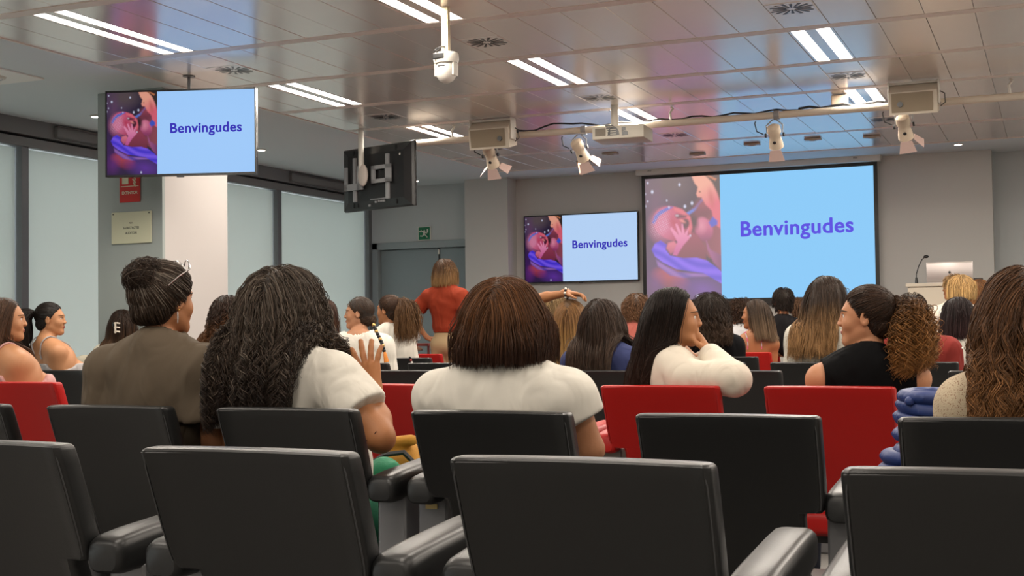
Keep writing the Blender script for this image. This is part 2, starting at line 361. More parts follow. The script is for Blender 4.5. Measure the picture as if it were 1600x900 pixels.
# exit sign
e, w, h = sign('exit_sign', (653.5, 353.5, 673.5, 376), FRONTY-.005, .012, m_offw, label='green exit pictogram sign with a running figure above the double door', cat='sign')
MB().box(-w*.88, w*.88, -.015, -.012, -h*.9, h*.9).obj('green_face', M('exit_green', (.005, .17, .07), .4), e)
g = MB(); Y = -.018
g.ball((w*.03, Y, h*.30), (.017, .004, .02), 8)
for pts, r in (([(0, h*.15), (w*.02, -h*.15)], .013), ([(0, h*.12), (-w*.3, h*.3), (-w*.5, h*.45)], .008), ([(0, h*.05), (w*.3, h*.1), (w*.45, h*.0)], .008), ([(w*.0, -h*.12), (w*.25, -h*.3), (w*.5, -h*.6)], .009), ([(0, -h*.12), (-w*.25, -h*.4), (-w*.6, -h*.35)], .009)):
    g.tube([(x, Y, z) for x, z in pts], r, 6)
g.box(w*.42, w*.62, -.018, -.014, h*.1, h*.6); g.box(-w*.75, -w*.5, -.018, -.014, h*.2, h*.35)
g.obj('running_figure', m_offw, e, smooth=30)

# ------------------------------------------------------------------ screens
def paint(nx, ny, washed):
    """the slide's picture, painted at nx x ny points; v runs downwards"""
    u, v = np.meshgrid(np.linspace(0, 1, nx), np.linspace(0, 1, ny)); A = 1.514   # picture height / width
    C = np.zeros((ny, nx, 3)) + np.array([.016, .010, .035])
    C += np.exp(-(((u-.15)/.3)**2+((v-.1)/.25)**2))[..., None]*np.array([.08, .04, .09])
    C += np.exp(-(((u-.1)/.3)**2+((v-.75)/.3)**2))[..., None]*np.array([.03, .0, .07])
    def sm(d, w=.012): return np.clip(.5-d/w/2, 0, 1)[..., None]
    def ell(cx, cy, rx, ry, ang=0.):
        c, s = math.cos(ang), math.sin(ang); x = (u-cx); y = (v-cy)*A*1.0
        a = (c*x+s*y)/rx; b = (-s*x+c*y)/ry; return (np.sqrt(a*a+b*b)-1)*min(rx, ry)
    def poly(pts, w=.012):
        # signed distance to polygon
        P = np.array(pts, float); P[:, 1] *= A; x, y = u, v*A; d = np.full(u.shape, 9.); ins = np.zeros(u.shape, bool)
        for i in range(len(P)):
            a, b = P[i-1], P[i]; e = b-a; wx, wy = x-a[0], y-a[1]; t = np.clip((wx*e[0]+wy*e[1])/(e@e+1e-9), 0, 1)
            d = np.minimum(d, np.hypot(wx-e[0]*t, wy-e[1]*t))
            cond = ((a[1] > y) != (b[1] > y)) & (x < (b[0]-a[0])*(y-a[1])/(b[1]-a[1]+1e-12)+a[0]); ins ^= cond
        return np.where(ins, -d, d)
    def put(d, col, w=.012, col2=None, g=None):
        nonlocal C
        m = sm(d, w); c = np.array(col, float)
        if col2 is not None: c = c+(np.array(col2)-c)*np.clip(g, 0, 1)[..., None]
        C = C*(1-m)+c*m
    put(ell(.35, .05, .25, .16), (.10, .07, .08), .10); put(ell(.14, .20, .035, .14, .2), (.12, .05, .12), .05)
    P = lambda *q: [((x-50)/500., (y-105)/757.) for x, y in q]
    E = lambda x, y, rx, ry, ang=0.: ell((x-50)/500., (y-105)/757., rx/500., ry/500., ang)
    X, Y = u*500+50, v*757+105
    # mother's chest and arm
    put(poly(P((320, 335), (440, 245), (560, 260), (560, 620), (470, 610), (380, 500), (340, 400))), (.13, .02, .05), .014, (.34, .07, .11), (X-330)/260)
    put(poly(P((322, 330), (380, 300), (432, 244), (445, 252), (390, 312), (345, 342))), (.10, .22, .75), .012)
    put(E(445, 300, 55, 50, .3), (.30, .05, .09), .05, (.14, .02, .05), (Y-280)/70)
    put(E(440, 435, 58, 74, -.35), (.62, .12, .26), .014, (.26, .03, .13), (Y-420)/80); put(E(425, 410, 22, 30), (.80, .28, .40), .05)
    put(E(372, 385, 26, 42, -.3), (.035, .008, .02), .03)
    put(poly(P((455, 505), (480, 560), (556, 600), (556, 700), (500, 640), (462, 560))), (.42, .10, .30), .014, (.20, .04, .16), (X-455)/90)
    # mother's face, hair
    put(poly(P((358, 88), (560, 88), (560, 440), (530, 420), (505, 385), (494, 322), (452, 282), (428, 238), (402, 234), (393, 214), (400, 196), (404, 172), (385, 150))), (.95, .42, .30), .012, (.80, .13, .20), (Y-150)/150+(X-470)/300)
    put(poly(P((430, 86), (560, 86), (560, 300), (532, 215), (500, 150), (470, 118))), (.035, .02, .02), .014)
    put(poly(P((440, 92), (462, 96), (530, 128), (520, 140))), (.62, .20, .08), .01); put(E(492, 245, 12, 36, -.2), (.62, .12, .12), .03); put(E(418, 203, 5, 4), (.12, .02, .02), .01)
    put(poly(P((472, 395), (500, 360), (530, 385), (530, 408), (490, 424))), (.04, .09, .62), .012)
    # baby: body, head, cap, face, hand
    put(poly(P((250, 580), (345, 440), (400, 470), (455, 560), (450, 625), (340, 625), (260, 610))), (.34, .045, .10), .014, (.17, .02, .05), (Y-450)/170)
    put(E(232, 390, 136, 102, .42), (.66, .08, .18), .012, (.34, .03, .10), (X-150)/230*.6+(Y-360)/200*.6)
    put(E(170, 400, 70, 78, .2), (.70, .17, .33), .10)
    put(poly(P((95, 380), (112, 335), (150, 305), (205, 286), (238, 288), (190, 312), (140, 340), (108, 388))), (.05, .12, .62), .012)
    dots = np.sin((X*1.0+Y*.35)*.33)*np.sin((Y-X*.3)*.36); capm = sm(E(150, 385, 58, 85, .5), .03)*np.clip(dots*1.6-.3, 0, 1)[..., None]; C = C*(1-capm*.8)+capm*.8*np.array([.85, .60, .75])
    put(poly(P((240, 288), (300, 305), (352, 355), (362, 420), (348, 460), (335, 430), (330, 370), (290, 330), (245, 310))), (.80, .14, .20), .014)
    put(poly(P((246, 340), (262, 332), (330, 345), (322, 356), (262, 362))), (.16, .02, .06), .014); put(E(262, 342, 9, 5), (.7, .6, .7), .01)
    put(E(318, 395, 26, 30, .3), (.07, .006, .03), .014); put(E(300, 378, 16, 7, .5), (.95, .30, .28), .014); put(E(240, 385, 24, 40, -.5), (.55, .05, .12), .04)
    put(poly(P((186, 540), (200, 508), (240, 498), (262, 520), (250, 560), (215, 580))), (.74, .17, .26), .014, (.45, .07, .18), (Y-520)/60)
    put(poly(P((228, 585), (262, 505), (215, 420), (225, 412), (272, 462), (250, 395), (262, 392), (292, 450), (292, 395), (302, 394), (312, 455), (340, 420), (330, 470), (352, 462), (345, 485), (300, 530), (258, 590))), (.88, .28, .48), .010, (.62, .10, .34), (Y-440)/130)
    # legs and the cloth
    put(E(215, 735, 120, 62, .35), (.42, .05, .09), .03, (.20, .02, .06), (Y-720)/60); put(E(430, 800, 120, 60, .2), (.12, .03, .36), .12); put(E(110, 760, 40, 50), (.13, .02, .20), .10)
    fold = .5+.5*np.sin(Y*.09-X*.035+2.2*np.sin(X*.013))
    put(poly(P((118, 610), (180, 650), (260, 690), (350, 700), (460, 705), (480, 722), (380, 722), (300, 728), (210, 710), (128, 650))), (.30, .13, .50), .014, (.10, .05, .40), fold)
    put(poly(P((88, 548), (110, 510), (150, 492), (190, 520), (182, 548), (212, 588), (300, 606), (390, 606), (455, 625), (520, 670), (560, 705), (560, 775), (490, 735), (430, 702), (350, 690), (250, 672), (160, 628), (110, 590))), (.06, .03, .72), .010, (.20, .10, .95), fold)
    for x, y, r in ((50, 198, 4), (48, 275, 6), (66, 245, 4), (98, 187, 8), (283, 152, 7), (317, 288, 8), (364, 270, 8), (210, 288, 5), (196, 245, 4), (390, 840, 7), (350, 470, 4), (68, 130, 5)): put(E(x, y, r, r*1.2), (.70, .75, .98), .010)
    if washed: C = C*.80+np.array([.215, .175, .165])
    return np.clip(C, 0, 1)
def emis_mat(name, attr=None, col=(1, 1, 1), s=1.0, grad=None):
    m = bpy.data.materials.new(name); m.use_nodes = True; nt = m.node_tree; b = nt.nodes['Principled BSDF']
    b.inputs['Base Color'].default_value = (.01, .01, .01, 1); b.inputs['Roughness'].default_value = .6; b.inputs['Specular IOR Level'].default_value = .08; b.inputs['Emission Strength'].default_value = s
    if attr:
        a = nt.nodes.new('ShaderNodeAttribute'); a.attribute_name = attr; nt.links.new(a.outputs['Color'], b.inputs['Emission Color'])
    else: b.inputs['Emission Color'].default_value = (*col, 1)
    return m
def picture(name, w, h, washed, m, parent, loc, ext=1.0):
    nx, ny = 161, 241; C = paint(nx, ny, washed)
    X, Z = np.meshgrid(np.linspace(0, w, nx), np.linspace(0, -h, ny)); V = np.stack([X, 0*X, Z], -1).reshape(-1, 3)
    i = np.arange(nx*ny).reshape(ny, nx); F = np.stack([i[:-1, :-1], i[1:, :-1], i[1:, 1:], i[:-1, 1:]], -1).reshape(-1, 4)
    me = mesh_np(name, V, F, False); at = me.color_attributes.new('paint', 'FLOAT_COLOR', 'POINT')
    at.data.foreach_set('color', np.concatenate([C.reshape(-1, 3), np.ones((nx*ny, 1))], 1).astype(np.float32).ravel())
    return link(name, me, m, parent, loc)
def slide(parent, w, h, y, split, washed, m_pic, m_bg, m_txt, tsize):
    """slide on a panel centred on the parent: picture left, pale blue right, one word"""
    picture('slide_picture', w*split, h, washed, m_pic, parent, (-w/2, y, h/2))
    a = -w/2+w*split
    MB().box(a, w/2, y, y+.001, -h/2, h/2).obj('slide_ground', m_bg, parent)
    t = text_mesh('Benvingudes', tsize, 0, space=1.06); bmt = bmesh.new()
    for dx, dy in ((0, 0), (.018, 0), (-.018, 0), (0, .014), (0, -.014), (.012, .010), (-.012, -.010), (-.012, .010), (.012, -.010)):
        t2_ = t.copy(); t2_.transform(Matrix.Translation((dx*tsize*1.5, dy*tsize*1.5, 0))); bmt.from_mesh(t2_); bpy.data.meshes.remove(t2_)
    bmt.to_mesh(t); bmt.free()
    xs = np.array([v.co.x for v in t.vertices]); tw = xs.max()-xs.min(); k = (w*(1-split)*.735 if washed else w*(1-split)*.735)/tw
    t.transform(Matrix.Diagonal((k, k, k, 1)))
    o = link('slide_word', t, m_txt, parent, loc=((a+w/2)/2-.0+w*.0, y-.002, -tsize*k*.2+h*.03)); o.rotation_euler = (PI/2, 0, 0)
m_pic1 = emis_mat('pic_tv', 'paint', s=.68); m_pic2 = emis_mat('pic_projection', 'paint', s=.95)
m_bg1 = emis_mat('tv_blue', col=(.33, .57, .93), s=1.0); m_bg1b = emis_mat('tv_blue_pale', col=(.45, .63, .90), s=1.0); m_bg2 = emis_mat('projected_blue', col=(.27, .60, .94), s=1.0)
m_tx1 = emis_mat('tv_word', col=(.035, .025, .45), s=1.0); m_tx2 = emis_mat('projected_word', col=(.12, .09, .75), s=1.0)
# projection screen
c = ((-4.9615-2.0189)/2, 16.2616, (.3663+1.9783)/2+1.2); sw, sh = 4.9615-2.0189, 1.9783-.3663
p = empty('projection_screen', (c[0], 16.2, c[2]), label='large white projection screen showing the welcome slide, lowered on the front wall', cat='screen')
MB().box(-sw/2-.05, sw/2+.05, .004, .008, -sh/2-.06, sh/2+.12).obj('screen_fabric', m_black, p)
slide(p, sw, sh, .0, .343, True, m_pic2, m_bg2, m_tx2, .2)
MB().box(-sw/2-.105, sw/2+.10, -.09, .05, sh/2+.045, sh/2+.145, .012).obj('screen_housing', m_offw, p, smooth=30)
MB().box(-sw/2-.06, sw/2+.06, -.012, .012, -sh/2-.08, -sh/2-.055, .004).obj('bottom_bar', m_black, p)
MB().box(-sw/2-.05, sw/2+.05, .02, .06, sh/2+.145, sh/2+.17).obj('mounting_rail', m_black, p)
for x in (-sw/2+.12, sw/2-.6): MB().box(x, x+.12, -.05, .05, sh/2+.145, sh/2+.165).obj('bracket', m_offw, p)
t = text_mesh('MW', .03, .0); o = link('maker_plate', t, m_dark, p, loc=(-sw/2+.09, -.091, sh/2+.085)); o.rotation_euler = (PI/2, 0, 0)
o = link('maker_plate', t, m_dark, p, loc=(sw/2-.2, -.091, sh/2+.085)); o.rotation_euler = (PI/2, 0, 0)
# wall TV
c = ((-6.7201-5.0749)/2, 0, (.6355+1.567)/2+1.2); tw, th = 6.7201-5.0749, 1.567-.6355
def tv(name, loc, rz, w, h, bg, **k):
    t = empty(name, loc, rz, **k); MB().box(-w/2, w/2, .0, .05, -h/2, h/2, .006).obj('tv_body', m_black, t, smooth=30)
    b = MB()
    for x0, x1, z0, z1 in ((-w/2, -w/2+.012, -h/2, h/2), (w/2-.012, w/2, -h/2, h/2), (-w/2, w/2, h/2-.012, h/2), (-w/2, w/2, -h/2, -h/2+.016)): b.box(x0, x1, -.008, .002, z0, z1)
    b.obj('bezel', m_black, t); MB().box(-.03, .03, -.012, .0, -h/2-.014, -h/2+.002, .003).obj('logo_bar', m_dark, t)
    slide(t, w-.024, h-.028, -.003, .342, False, m_pic1, bg, m_tx1, .1); return t
tv('wall_tv', (c[0], 16.22, c[2]), 0, tw, th, m_bg1b, label='flat screen mounted on the front wall, left of the projection screen', cat='television')
# left hanging TV
L = Vector((-7.01, 8.14, 0)); R_ = Vector((-5.83, 8.50, 0))
sc = 1.024; A1 = atY(165, 143, 8.3*1.921/2.013*sc); B1 = atY(400, 136, 8.3*sc); w = math.hypot(B1.x-A1.x, B1.y-A1.y)
zt, zb = (A1.z+B1.z)/2, (atY(405, 271.5, 8.3*sc).z+atY(173, 278, 7.97*sc).z)/2
rz = math.atan2(B1.y-A1.y, B1.x-A1.x)
t1 = tv('hanging_tv', ((A1.x+B1.x)/2, (A1.y+B1.y)/2, (zt+zb)/2), rz, w, zt-zb, m_bg1, label='lit flat screen hanging from the ceiling at the left, facing the audience', cat='television')
inv = Matrix.Rotation(-rz, 4, 'Z')
q = MB().cyl((.03, .12, -.1), (.03, .12, CEIL-(zt+zb)/2), .012, n=16).obj('ceiling_pole', m_post, t1, smooth=40)
MB().box(-.2, .2, .05, .12, -.2, .15, .01).obj('wall_mount', m_dark, t1)
MB().cyl((.03, .12, CEIL-(zt+zb)/2-.012), (.03, .12, CEIL-(zt+zb)/2), .05, n=20).obj('ceiling_flange', m_post, t1, smooth=40)
# second hanging TV seen from behind
A2 = atY(535, 234, 11.64); B2 = atY(644, 219, 11.3); A3 = atY(535, 332, 11.64); B3 = atY(642, 321, 11.3)
w = math.hypot(B2.x-A2.x, B2.y-A2.y); zt = (A2.z+B2.z)/2; zb = (A3.z+B3.z)/2; rz = math.atan2(B2.y-A2.y, B2.x-A2.x); h = zt-zb
t2 = empty('hanging_tv', ((A2.x+B2.x)/2, (A2.y+B2.y)/2, (zt+zb)/2), rz, label='black hanging screen seen from behind with its grey bracket, middle of the room', cat='television')
MB().box(-w/2, w/2, .03, .06, -h/2, h/2, .006).obj('tv_panel', m_black, t2)
MB().loft([[(-w/2+a, y, -h/2+b), (w/2-a, y, -h/2+b), (w/2-a, y, h/2-b), (-w/2+a, y, h/2-b)] for a, b, y in ((.0, .0, .03), (.015, .012, .005), (.11, .09, -.02))]).obj('rear_shell', M('tv_back', (.012, .012, .013), .3), t2)
m_brk = M('bracket_grey', (.33, .33, .34), .45, metal=.3)
for x in (-.30, .20): 
    MB().box(x-.022, x+.022, -.045, -.02, -.24, .22, .004).obj('mount_rail', m_brk, t2)
b = MB(); b.box(-.44, -.40, -.06, -.04, -.12, .13); b.box(-.44, -.16, -.06, -.04, -.12, -.05); b.box(-.24, -.20, -.06, -.04, -.12, .13)
b.box(-.02, .27, -.06, -.04, -.07, -.03); b.box(-.02, .27, -.06, -.04, .07, .11); b.box(-.02, .03, -.06, -.04, -.07, .11); b.box(.19, .27, -.06, -.04, -.07, .11); b.obj('mount_plate', m_brk, t2)
MB().ball((-.11, -.09, .02), (.07, .035, .115), 12).obj('pole_cover', M('cover_warm', (.50, .44, .40), .5), t2, smooth=True)
MB().cyl((-.14, -.085, -.0), (-.14, -.085, CEIL-(zt+zb)/2), .03, n=18).obj('ceiling_pole', m_offw, t2, smooth=40)
b = MB()
for k, (x, z) in enumerate(((.0, -.27), (.05, -.265), (.09, -.265), (.12, -.265), (-.1, -.3))): b.box(x, x+.025, -.03, -.015, z, z+.02)
b.obj('ports', m_brk, t2)
MB().box(-.07, .17, -.03, -.012, -.235, -.225).obj('port_cover', m_brk, t2); MB().ball((.37, -.02, .2), (.012, .004, .012), 6).obj('screw', m_offw, t2)
for x in (-.35, -.29, .30): MB().box(x, x+.02, -.018, -.01, -.3, .3).obj('shell_rib', m_black, t2)

# ------------------------------------------------------------------ lighting bar, spots, speakers, projector, camera
TY, TZ = 11.65, 3.14
tr = empty('lighting_bar', (-2.4, TY, TZ), label='long cream tube hung across the room under the ceiling, carrying the spotlights', cat='lighting bar')
MB().cyl((-3.7, 0, 0), (6.4, 0, 0), .033, n=16).obj('tube', M('bar_cream', (.66, .58, .48), .45), tr, smooth=40)
for x in (-.9, 1.25, 2.1, -3.2): MB().tube([(x, 0, .02), (x-.01, 0, .1), (x+.02, 0, .14), (x, 0, .155)], .012, 8).obj('hanger', m_offw, tr, smooth=True)
MB().tube([(-2.6+.1*i, .0, .04+.012*math.sin(i*1.7)+(.05*math.exp(-((i-6)/2.)**2))) for i in range(30)], .009, 6).obj('cable', m_dark, tr, smooth=True); MB().tube([(.3+.1*i, .0, .042+.012*math.sin(i*2.1)) for i in range(9)], .012, 6).obj('cable', m_dark, tr, smooth=True)
MB().tube([(2.5+.1*i, .0, .045+.01*math.sin(i*1.3)+(.03*math.exp(-(i/1.5)**2))) for i in range(12)], .01, 6).obj('cable', m_dark, tr, smooth=True)
for x in (-1.78, .1, 1.4): MB().cyl((x-.025, 0, 0), (x+.025, 0, 0), .042, n=14).obj('clamp', m_brk, tr, smooth=40)
def spot(x, lab, tilt, doors):
    e = empty('stage_spotlight', (x, TY, TZ-.042), label=lab, cat='spotlight', group='theatre spotlights on the bar')
    MB().tube([(-.07, 0, -.12), (-.075, 0, -.05), (-.02, 0, -.0), (.02, 0, 0), (.075, 0, -.05), (.07, 0, -.12)], .007, 8).obj('yoke', m_brk, e, smooth=True)
    MB().tube([(-.10, -.02, -.13), (-.16, -.02, -.10), (-.18, -.01, -.02), (-.17, -.01, -.004)], .006, 6).obj('cable', m_dark, e, smooth=True)
    R_ = Matrix.Translation((0, 0, -.14)) @ Matrix.Rotation(tilt, 4, 'Y') @ Matrix.Rotation(math.radians(38), 4, 'X')
    pr = [(.035, .10), (.058, .085), (.062, .03), (.05, .0), (.055, -.04), (.064, -.09), (.068, -.125)]
    g = MB(); g.loft([[(r*math.cos(2*PI*j/20), r*math.sin(2*PI*j/20)*1.0, z) for j in range(20)] for r, z in pr])
    hs = g.obj('housing', m_cream, e, smooth=35, matrix=R_)
    MB().ball((0, -.058, -.05), (.016, .01, .016), 8).obj('knob', m_black, e, smooth=True, matrix=R_)
    MB().box(-.025, .025, -.052, -.035, .045, .09, .008).obj('rear_filter', M('blue_gel', (.05, .08, .7), .3, emit=(.05, .08, .9), es=.6), e, matrix=R_)
    MB().cyl((-.075, 0, 0), (-.09, 0, 0), .02, n=10).cyl((.075, 0, 0), (.09, 0, 0), .02, n=10).obj('tilt_knob', m_dark, e, matrix=R_)
    MB().cyl((0, 0, -.128), (0, 0, -.124), .058, n=20).obj('lamp_face', M('spot_lamp', (1, 1, 1), .5, emit=(1, .74, .42), es=22), e, matrix=R_)
    md = M('barn_door', (.60, .44, .40), .6)
    def door(ang, ln=.11, open_=.35, w0=.05, w1=.075):
        q = Matrix.Rotation(ang, 4, 'Z') @ Matrix.Translation((0, -.068, -.125)) @ Matrix.Rotation(-open_, 4, 'X')
        MB().loft([[(-w0, -.0015, 0), (w0, -.0015, 0), (w0, .0015, 0), (-w0, .0015, 0)], [(-w1, -.0015, -ln), (w1, -.0015, -ln), (w1, .0015, -ln), (-w1, .0015, -ln)]]).obj('barn_door', md, e, matrix=R_ @ q)
    for a, op in doors: door(a, open_=op)
    l = bpy.data.lights.new('spot_bulb', 'SPOT'); l.energy = 110; l.color = (1, .72, .42); l.spot_size = math.radians(75); l.shadow_soft_size = .04; l.spot_blend = .6
    lo = bpy.data.objects.new('spot_bulb', l); COL.objects.link(lo); lo.matrix_world = Matrix.Translation((x, TY, TZ-.04)) @ R_ @ Matrix.Translation((0, 0, -.135))
    return e
spot(atY(766, 235, TY).x, 'small spotlight hanging under the left speaker box', -.05, ((0, .15), (PI/2, .9), (-PI/2, .9)))
spot(atY(905, 215, TY).x, 'spotlight left of the projector with a lit flap at its right', -.25, ((0, .15), (-PI/2, .2), (PI/2, .6)))
spot(atY(1210, 190, TY).x, 'spotlight alone in front of the blue ceiling reflection', .0, ((0, .15),))
spot(atY(1412, 180, TY).x, 'spotlight hanging under the right speaker box', -.1, ((0, .15), (PI/2, .7)))
def speaker(px, Y, lab, flip):
    a = atY(px[0], px[3], Y); b = atY(px[2], px[1], Y); w = b.x-a.x; zt = CEIL-.02; zb = a.z; h = zt-zb
    e = empty('speaker_box', ((a.x+b.x)/2, Y, zb), label=lab, cat='speaker', group='boxy ceiling loudspeakers')
    D = .20
    prof = [(0, .0), (-.03, h*.66), (.07, h*.92), (D-.02, h*.92), (D, .05)]
    MB().prism([(y, z) for y, z in prof], -w/2, w/2, 'x').obj('cabinet', M('spk_cream', (.56, .49, .40), .55), e)
    MB().loft([[(-w/2+.02, -.003, .02), (w/2-.035, -.003, .02), (w/2-.035, -.006, .02), (-w/2+.02, -.006, .02)], [(-w/2+.02, -.003-.028, h*.62), (w/2-.035, -.003-.028, h*.62), (w/2-.035, -.008-.028, h*.62), (-w/2+.02, -.008-.028, h*.62)]]).obj('grille', M('grille', (.30, .24, .17), .8, bump=.5, scale=500), e)
    kx = w/2-.09 if not flip else -w/2+.09
    MB().cyl((kx, -.018, h*.3), (kx, -.03, h*.3), .024, n=18).obj('woofer_port', m_black, e)
    bar = MB(); bar.box(-w/2-.012, w/2+.012, .06, .10, h*.93, h, .004); bar.box(-w/2-.014, -w/2-.002, .02, .13, h*.3, h, .003); bar.box(w/2+.002, w/2+.014, .02, .14, h*.3, h, .003)
    bar.obj('bracket', m_offw, e)
    MB().cyl((w/2+.014, .15, h*.35), (w/2+.018, .15, h*.35), .012, n=10).cyl((w/2+.0, .2, h*.6), (w/2+.006, .2, h*.6), .014, n=10).obj('side_socket', m_black, e)
    MB().tube([(w/2+.01, .12, h*.7), (w/2+.05, .12, h*.62), (w/2+.055, .12, h*.35), (w/2+.015, .12, h*.25)], .005, 6).obj('cable', m_dark, e, smooth=True)
speaker((734, 186, 795, 235), 11.35, 'cream speaker box hung left of the projector with a round black port', False)
speaker((1390, 130, 1464, 181), 11.25, 'cream speaker box hung at the right of the ceiling', True)
# projector
a = atY(926, 219, 11.16); b = atY(1000, 193, 11.16); w = b.x-a.x; h = b.z-a.z
e = empty('projector', ((a.x+b.x)/2, 11.16, (a.z+b.z)/2), math.radians(4), label='white ceiling projector with dark vent openings in its rear, beside the bar', cat='projector')
pm = M('proj_body', (.58, .54, .46), .5)
MB().box(-w/2, w/2+.03, 0, .38, -h/2, h/2, .012).obj('body', pm, e, smooth=30)
MB().box(-w/2+.03, -w/2+.13, -.004, .001, -h/2+.03, h/2-.02).obj('side_grille', M('pgrille', (.25, .22, .18), .8, bump=.5, scale=400), e)
b = MB()
for i in range(5):
    zz = -h/2+.03+.022*i; b.box(-w/2+.15+.012*(2-i)*(i > 2), -w/2+.205, -.004, .002, zz, zz+.010)
b.prism([(-.045+.055*math.cos(PI*k/8)+.02, -h/2+.03+.085*math.sin(PI*k/8)) for k in range(9)], -.004, .002, 'y')
b.box(.055, .09, -.004, .002, h/2-.05, h/2-.02); b.box(.055, .11, -.004, .002, -h/2+.025, -h/2+.06)
for i in range(3): b.box(.055+.017*i, .065+.017*i, -.004, .002, -.005, .008)
b.obj('port_panel', m_black, e)
b = MB()
for i in range(3): b.box(-.055, .0, -.006, -.003, -h/2+.04+.02*i, -h/2+.046+.02*i)
b.obj('fan_guard', pm, e)
MB().cyl((-.05, .15, h/2), (-.05, .15, CEIL-(atY(926, 219, 11.16).z+h/2)), .035, n=16).obj('ceiling_mount', m_offw, e, smooth=40)
MB().cyl((.1, .38, 0), (.1, .40, 0), .04, n=20).obj('lens', m_black, e, smooth=40)
# bar-side junction box
a = atY(1293, 167, 11.5)
MB().box(-.07, .07, -.05, .05, -.04, .05, .01).obj('junction_box', m_cream, loc=(a.x+.07, 11.75, 3.24), label='small cream box on the ceiling left of the right speaker box', cat='junction box')
# PTZ camera on a pole
Y = 7.35; a = atY(697, 86, Y)
e = empty('ceiling_camera', (a.x, Y, a.z), label='white dome camera on a cream pole hanging from the ceiling', cat='camera')
MB().box(-.024, .024, -.02, .02, .0, CEIL-a.z, .006).obj('pole', M('polecream', (.72, .62, .42), .4), e, smooth=30)
g = MB(); n = 24
pr = [(.075, .012), (.083, .0), (.085, -.03), (.078, -.055)]
g.loft([[(r*math.cos(2*PI*j/n), r*.9*math.sin(2*PI*j/n), z) for j in range(n)] for r, z in pr]); g.obj('base_housing', m_offw, e, smooth=35)
g = MB(); pr = [(.055, -.05), (.066, -.075), (.068, -.11), (.062, -.14), (.048, -.165), (.02, -.182)]
g.loft([[(r*math.cos(2*PI*j/n), r*math.sin(2*PI*j/n), z) for j in range(n)] for r, z in pr]); g.obj('camera_head', m_offw, e, smooth=True)
for s in (-1, 1): MB().box(s*.062-.008, s*.062+.008, -.035, .035, -.14, -.03, .006).obj('yoke_arm', m_offw, e)
MB().box(-.06, .02, -.078, -.06, -.035, .002, .005).obj('connector_bay', m_black, e); MB().tube([(-.03, -.07, .0), (-.035, -.075, .03), (-.01, -.05, .045), (.0, -.02, .05)], .005, 6).obj('cable', m_dark, e, smooth=True); MB().tube([(-.05, -.07, -.0), (-.04, -.08, .02), (-.02, -.06, .03)], .004, 6).obj('cable', m_dark, e, smooth=True)
MB().box(-.03, .02, -.067, -.055, -.085, -.075, .003).obj('maker_label', m_dark, e)
# ------------------------------------------------------------------ podium
PY = 15.2; a = atY(1418, 443, PY); zt = a.z; xr = atY(1512, 440, PY).x
MB().box(-6.0, 1.5, 15.05, 15.98, 0, .3, .01).obj('trim_6', m_dark, kind='structure', label='low dark stage platform along the front wall')
e = empty('lectern', (0, PY, .3), label='large white boxy lectern at the front right of the room', cat='lectern')
m_pod = M('podium', (.66, .60, .50), .45)
MB().box(a.x, xr+.12, 0, .5, 0, zt-.34, .01).obj('body', m_pod, e); MB().box(a.x-.02, xr+.14, -.03, .53, zt-.34, zt-.3, .008).obj('top', m_pod, e)
b_ = MB(); b_.box(a.x+.04, xr+.08, -.008, 0, .1, .6, .004); b_.obj('front_panel', m_pod, e)
la, lb = atY(1448, 440, PY+.15), atY(1520, 408, PY+.15)
e = empty('laptop', ((la.x+lb.x)/2, PY+.15, zt), label='open silver laptop seen from behind, standing on the lectern', cat='laptop')
lw, lh = lb.x-la.x, lb.z-zt; m_sil = M('silver', (.55, .50, .49), .35, metal=.8)
MB().box(-lw/2, lw/2, 0, .35, .0, .014, .004).obj('keyboard_base', m_sil, e); MB().box(-lw/2, lw/2, -.012, 0, .012, lh, .006).obj('lid', m_sil, e, smooth=30)
MB().ball((0, -.013, lh*.5), (.014, .002, .016), 8).obj('logo', m_dark, e); MB().box(-lw/2+.01, lw/2-.01, -.014, -.010, lh-.012, lh-.004).obj('lid_edge', m_offw, e)
ma, mb = atY(1432, 439, PY+.1), atY(1447, 401, PY+.1)
e = empty('microphone', (ma.x, PY+.1, zt), label='thin black gooseneck microphone on the lectern, left of the laptop', cat='microphone')
dx, dz = mb.x-ma.x, mb.z-zt
MB().tube([(0, 0, 0), (-.0, 0, dz*.35), (dx*.25, 0, dz*.65), (dx*.6, 0, dz*.9), (dx*.85, 0, dz*.98)], .006, 8).obj('gooseneck', m_black, e, smooth=True)
MB().cyl((0, 0, 0), (0, 0, .07), .018, .012, n=12).obj('stand', m_black, e, smooth=40); MB().ball((dx, 0, dz), (.03, .02, .018), 8).obj('capsule', m_black, e, smooth=True)
MB().box(-.05, .05, -.03, .03, 0, .05, .01).obj('remote_holder', m_dark, loc=(atY(1527, 437, PY).x, PY+.2, zt), label='small dark device on the lectern, right of the laptop', cat='device')
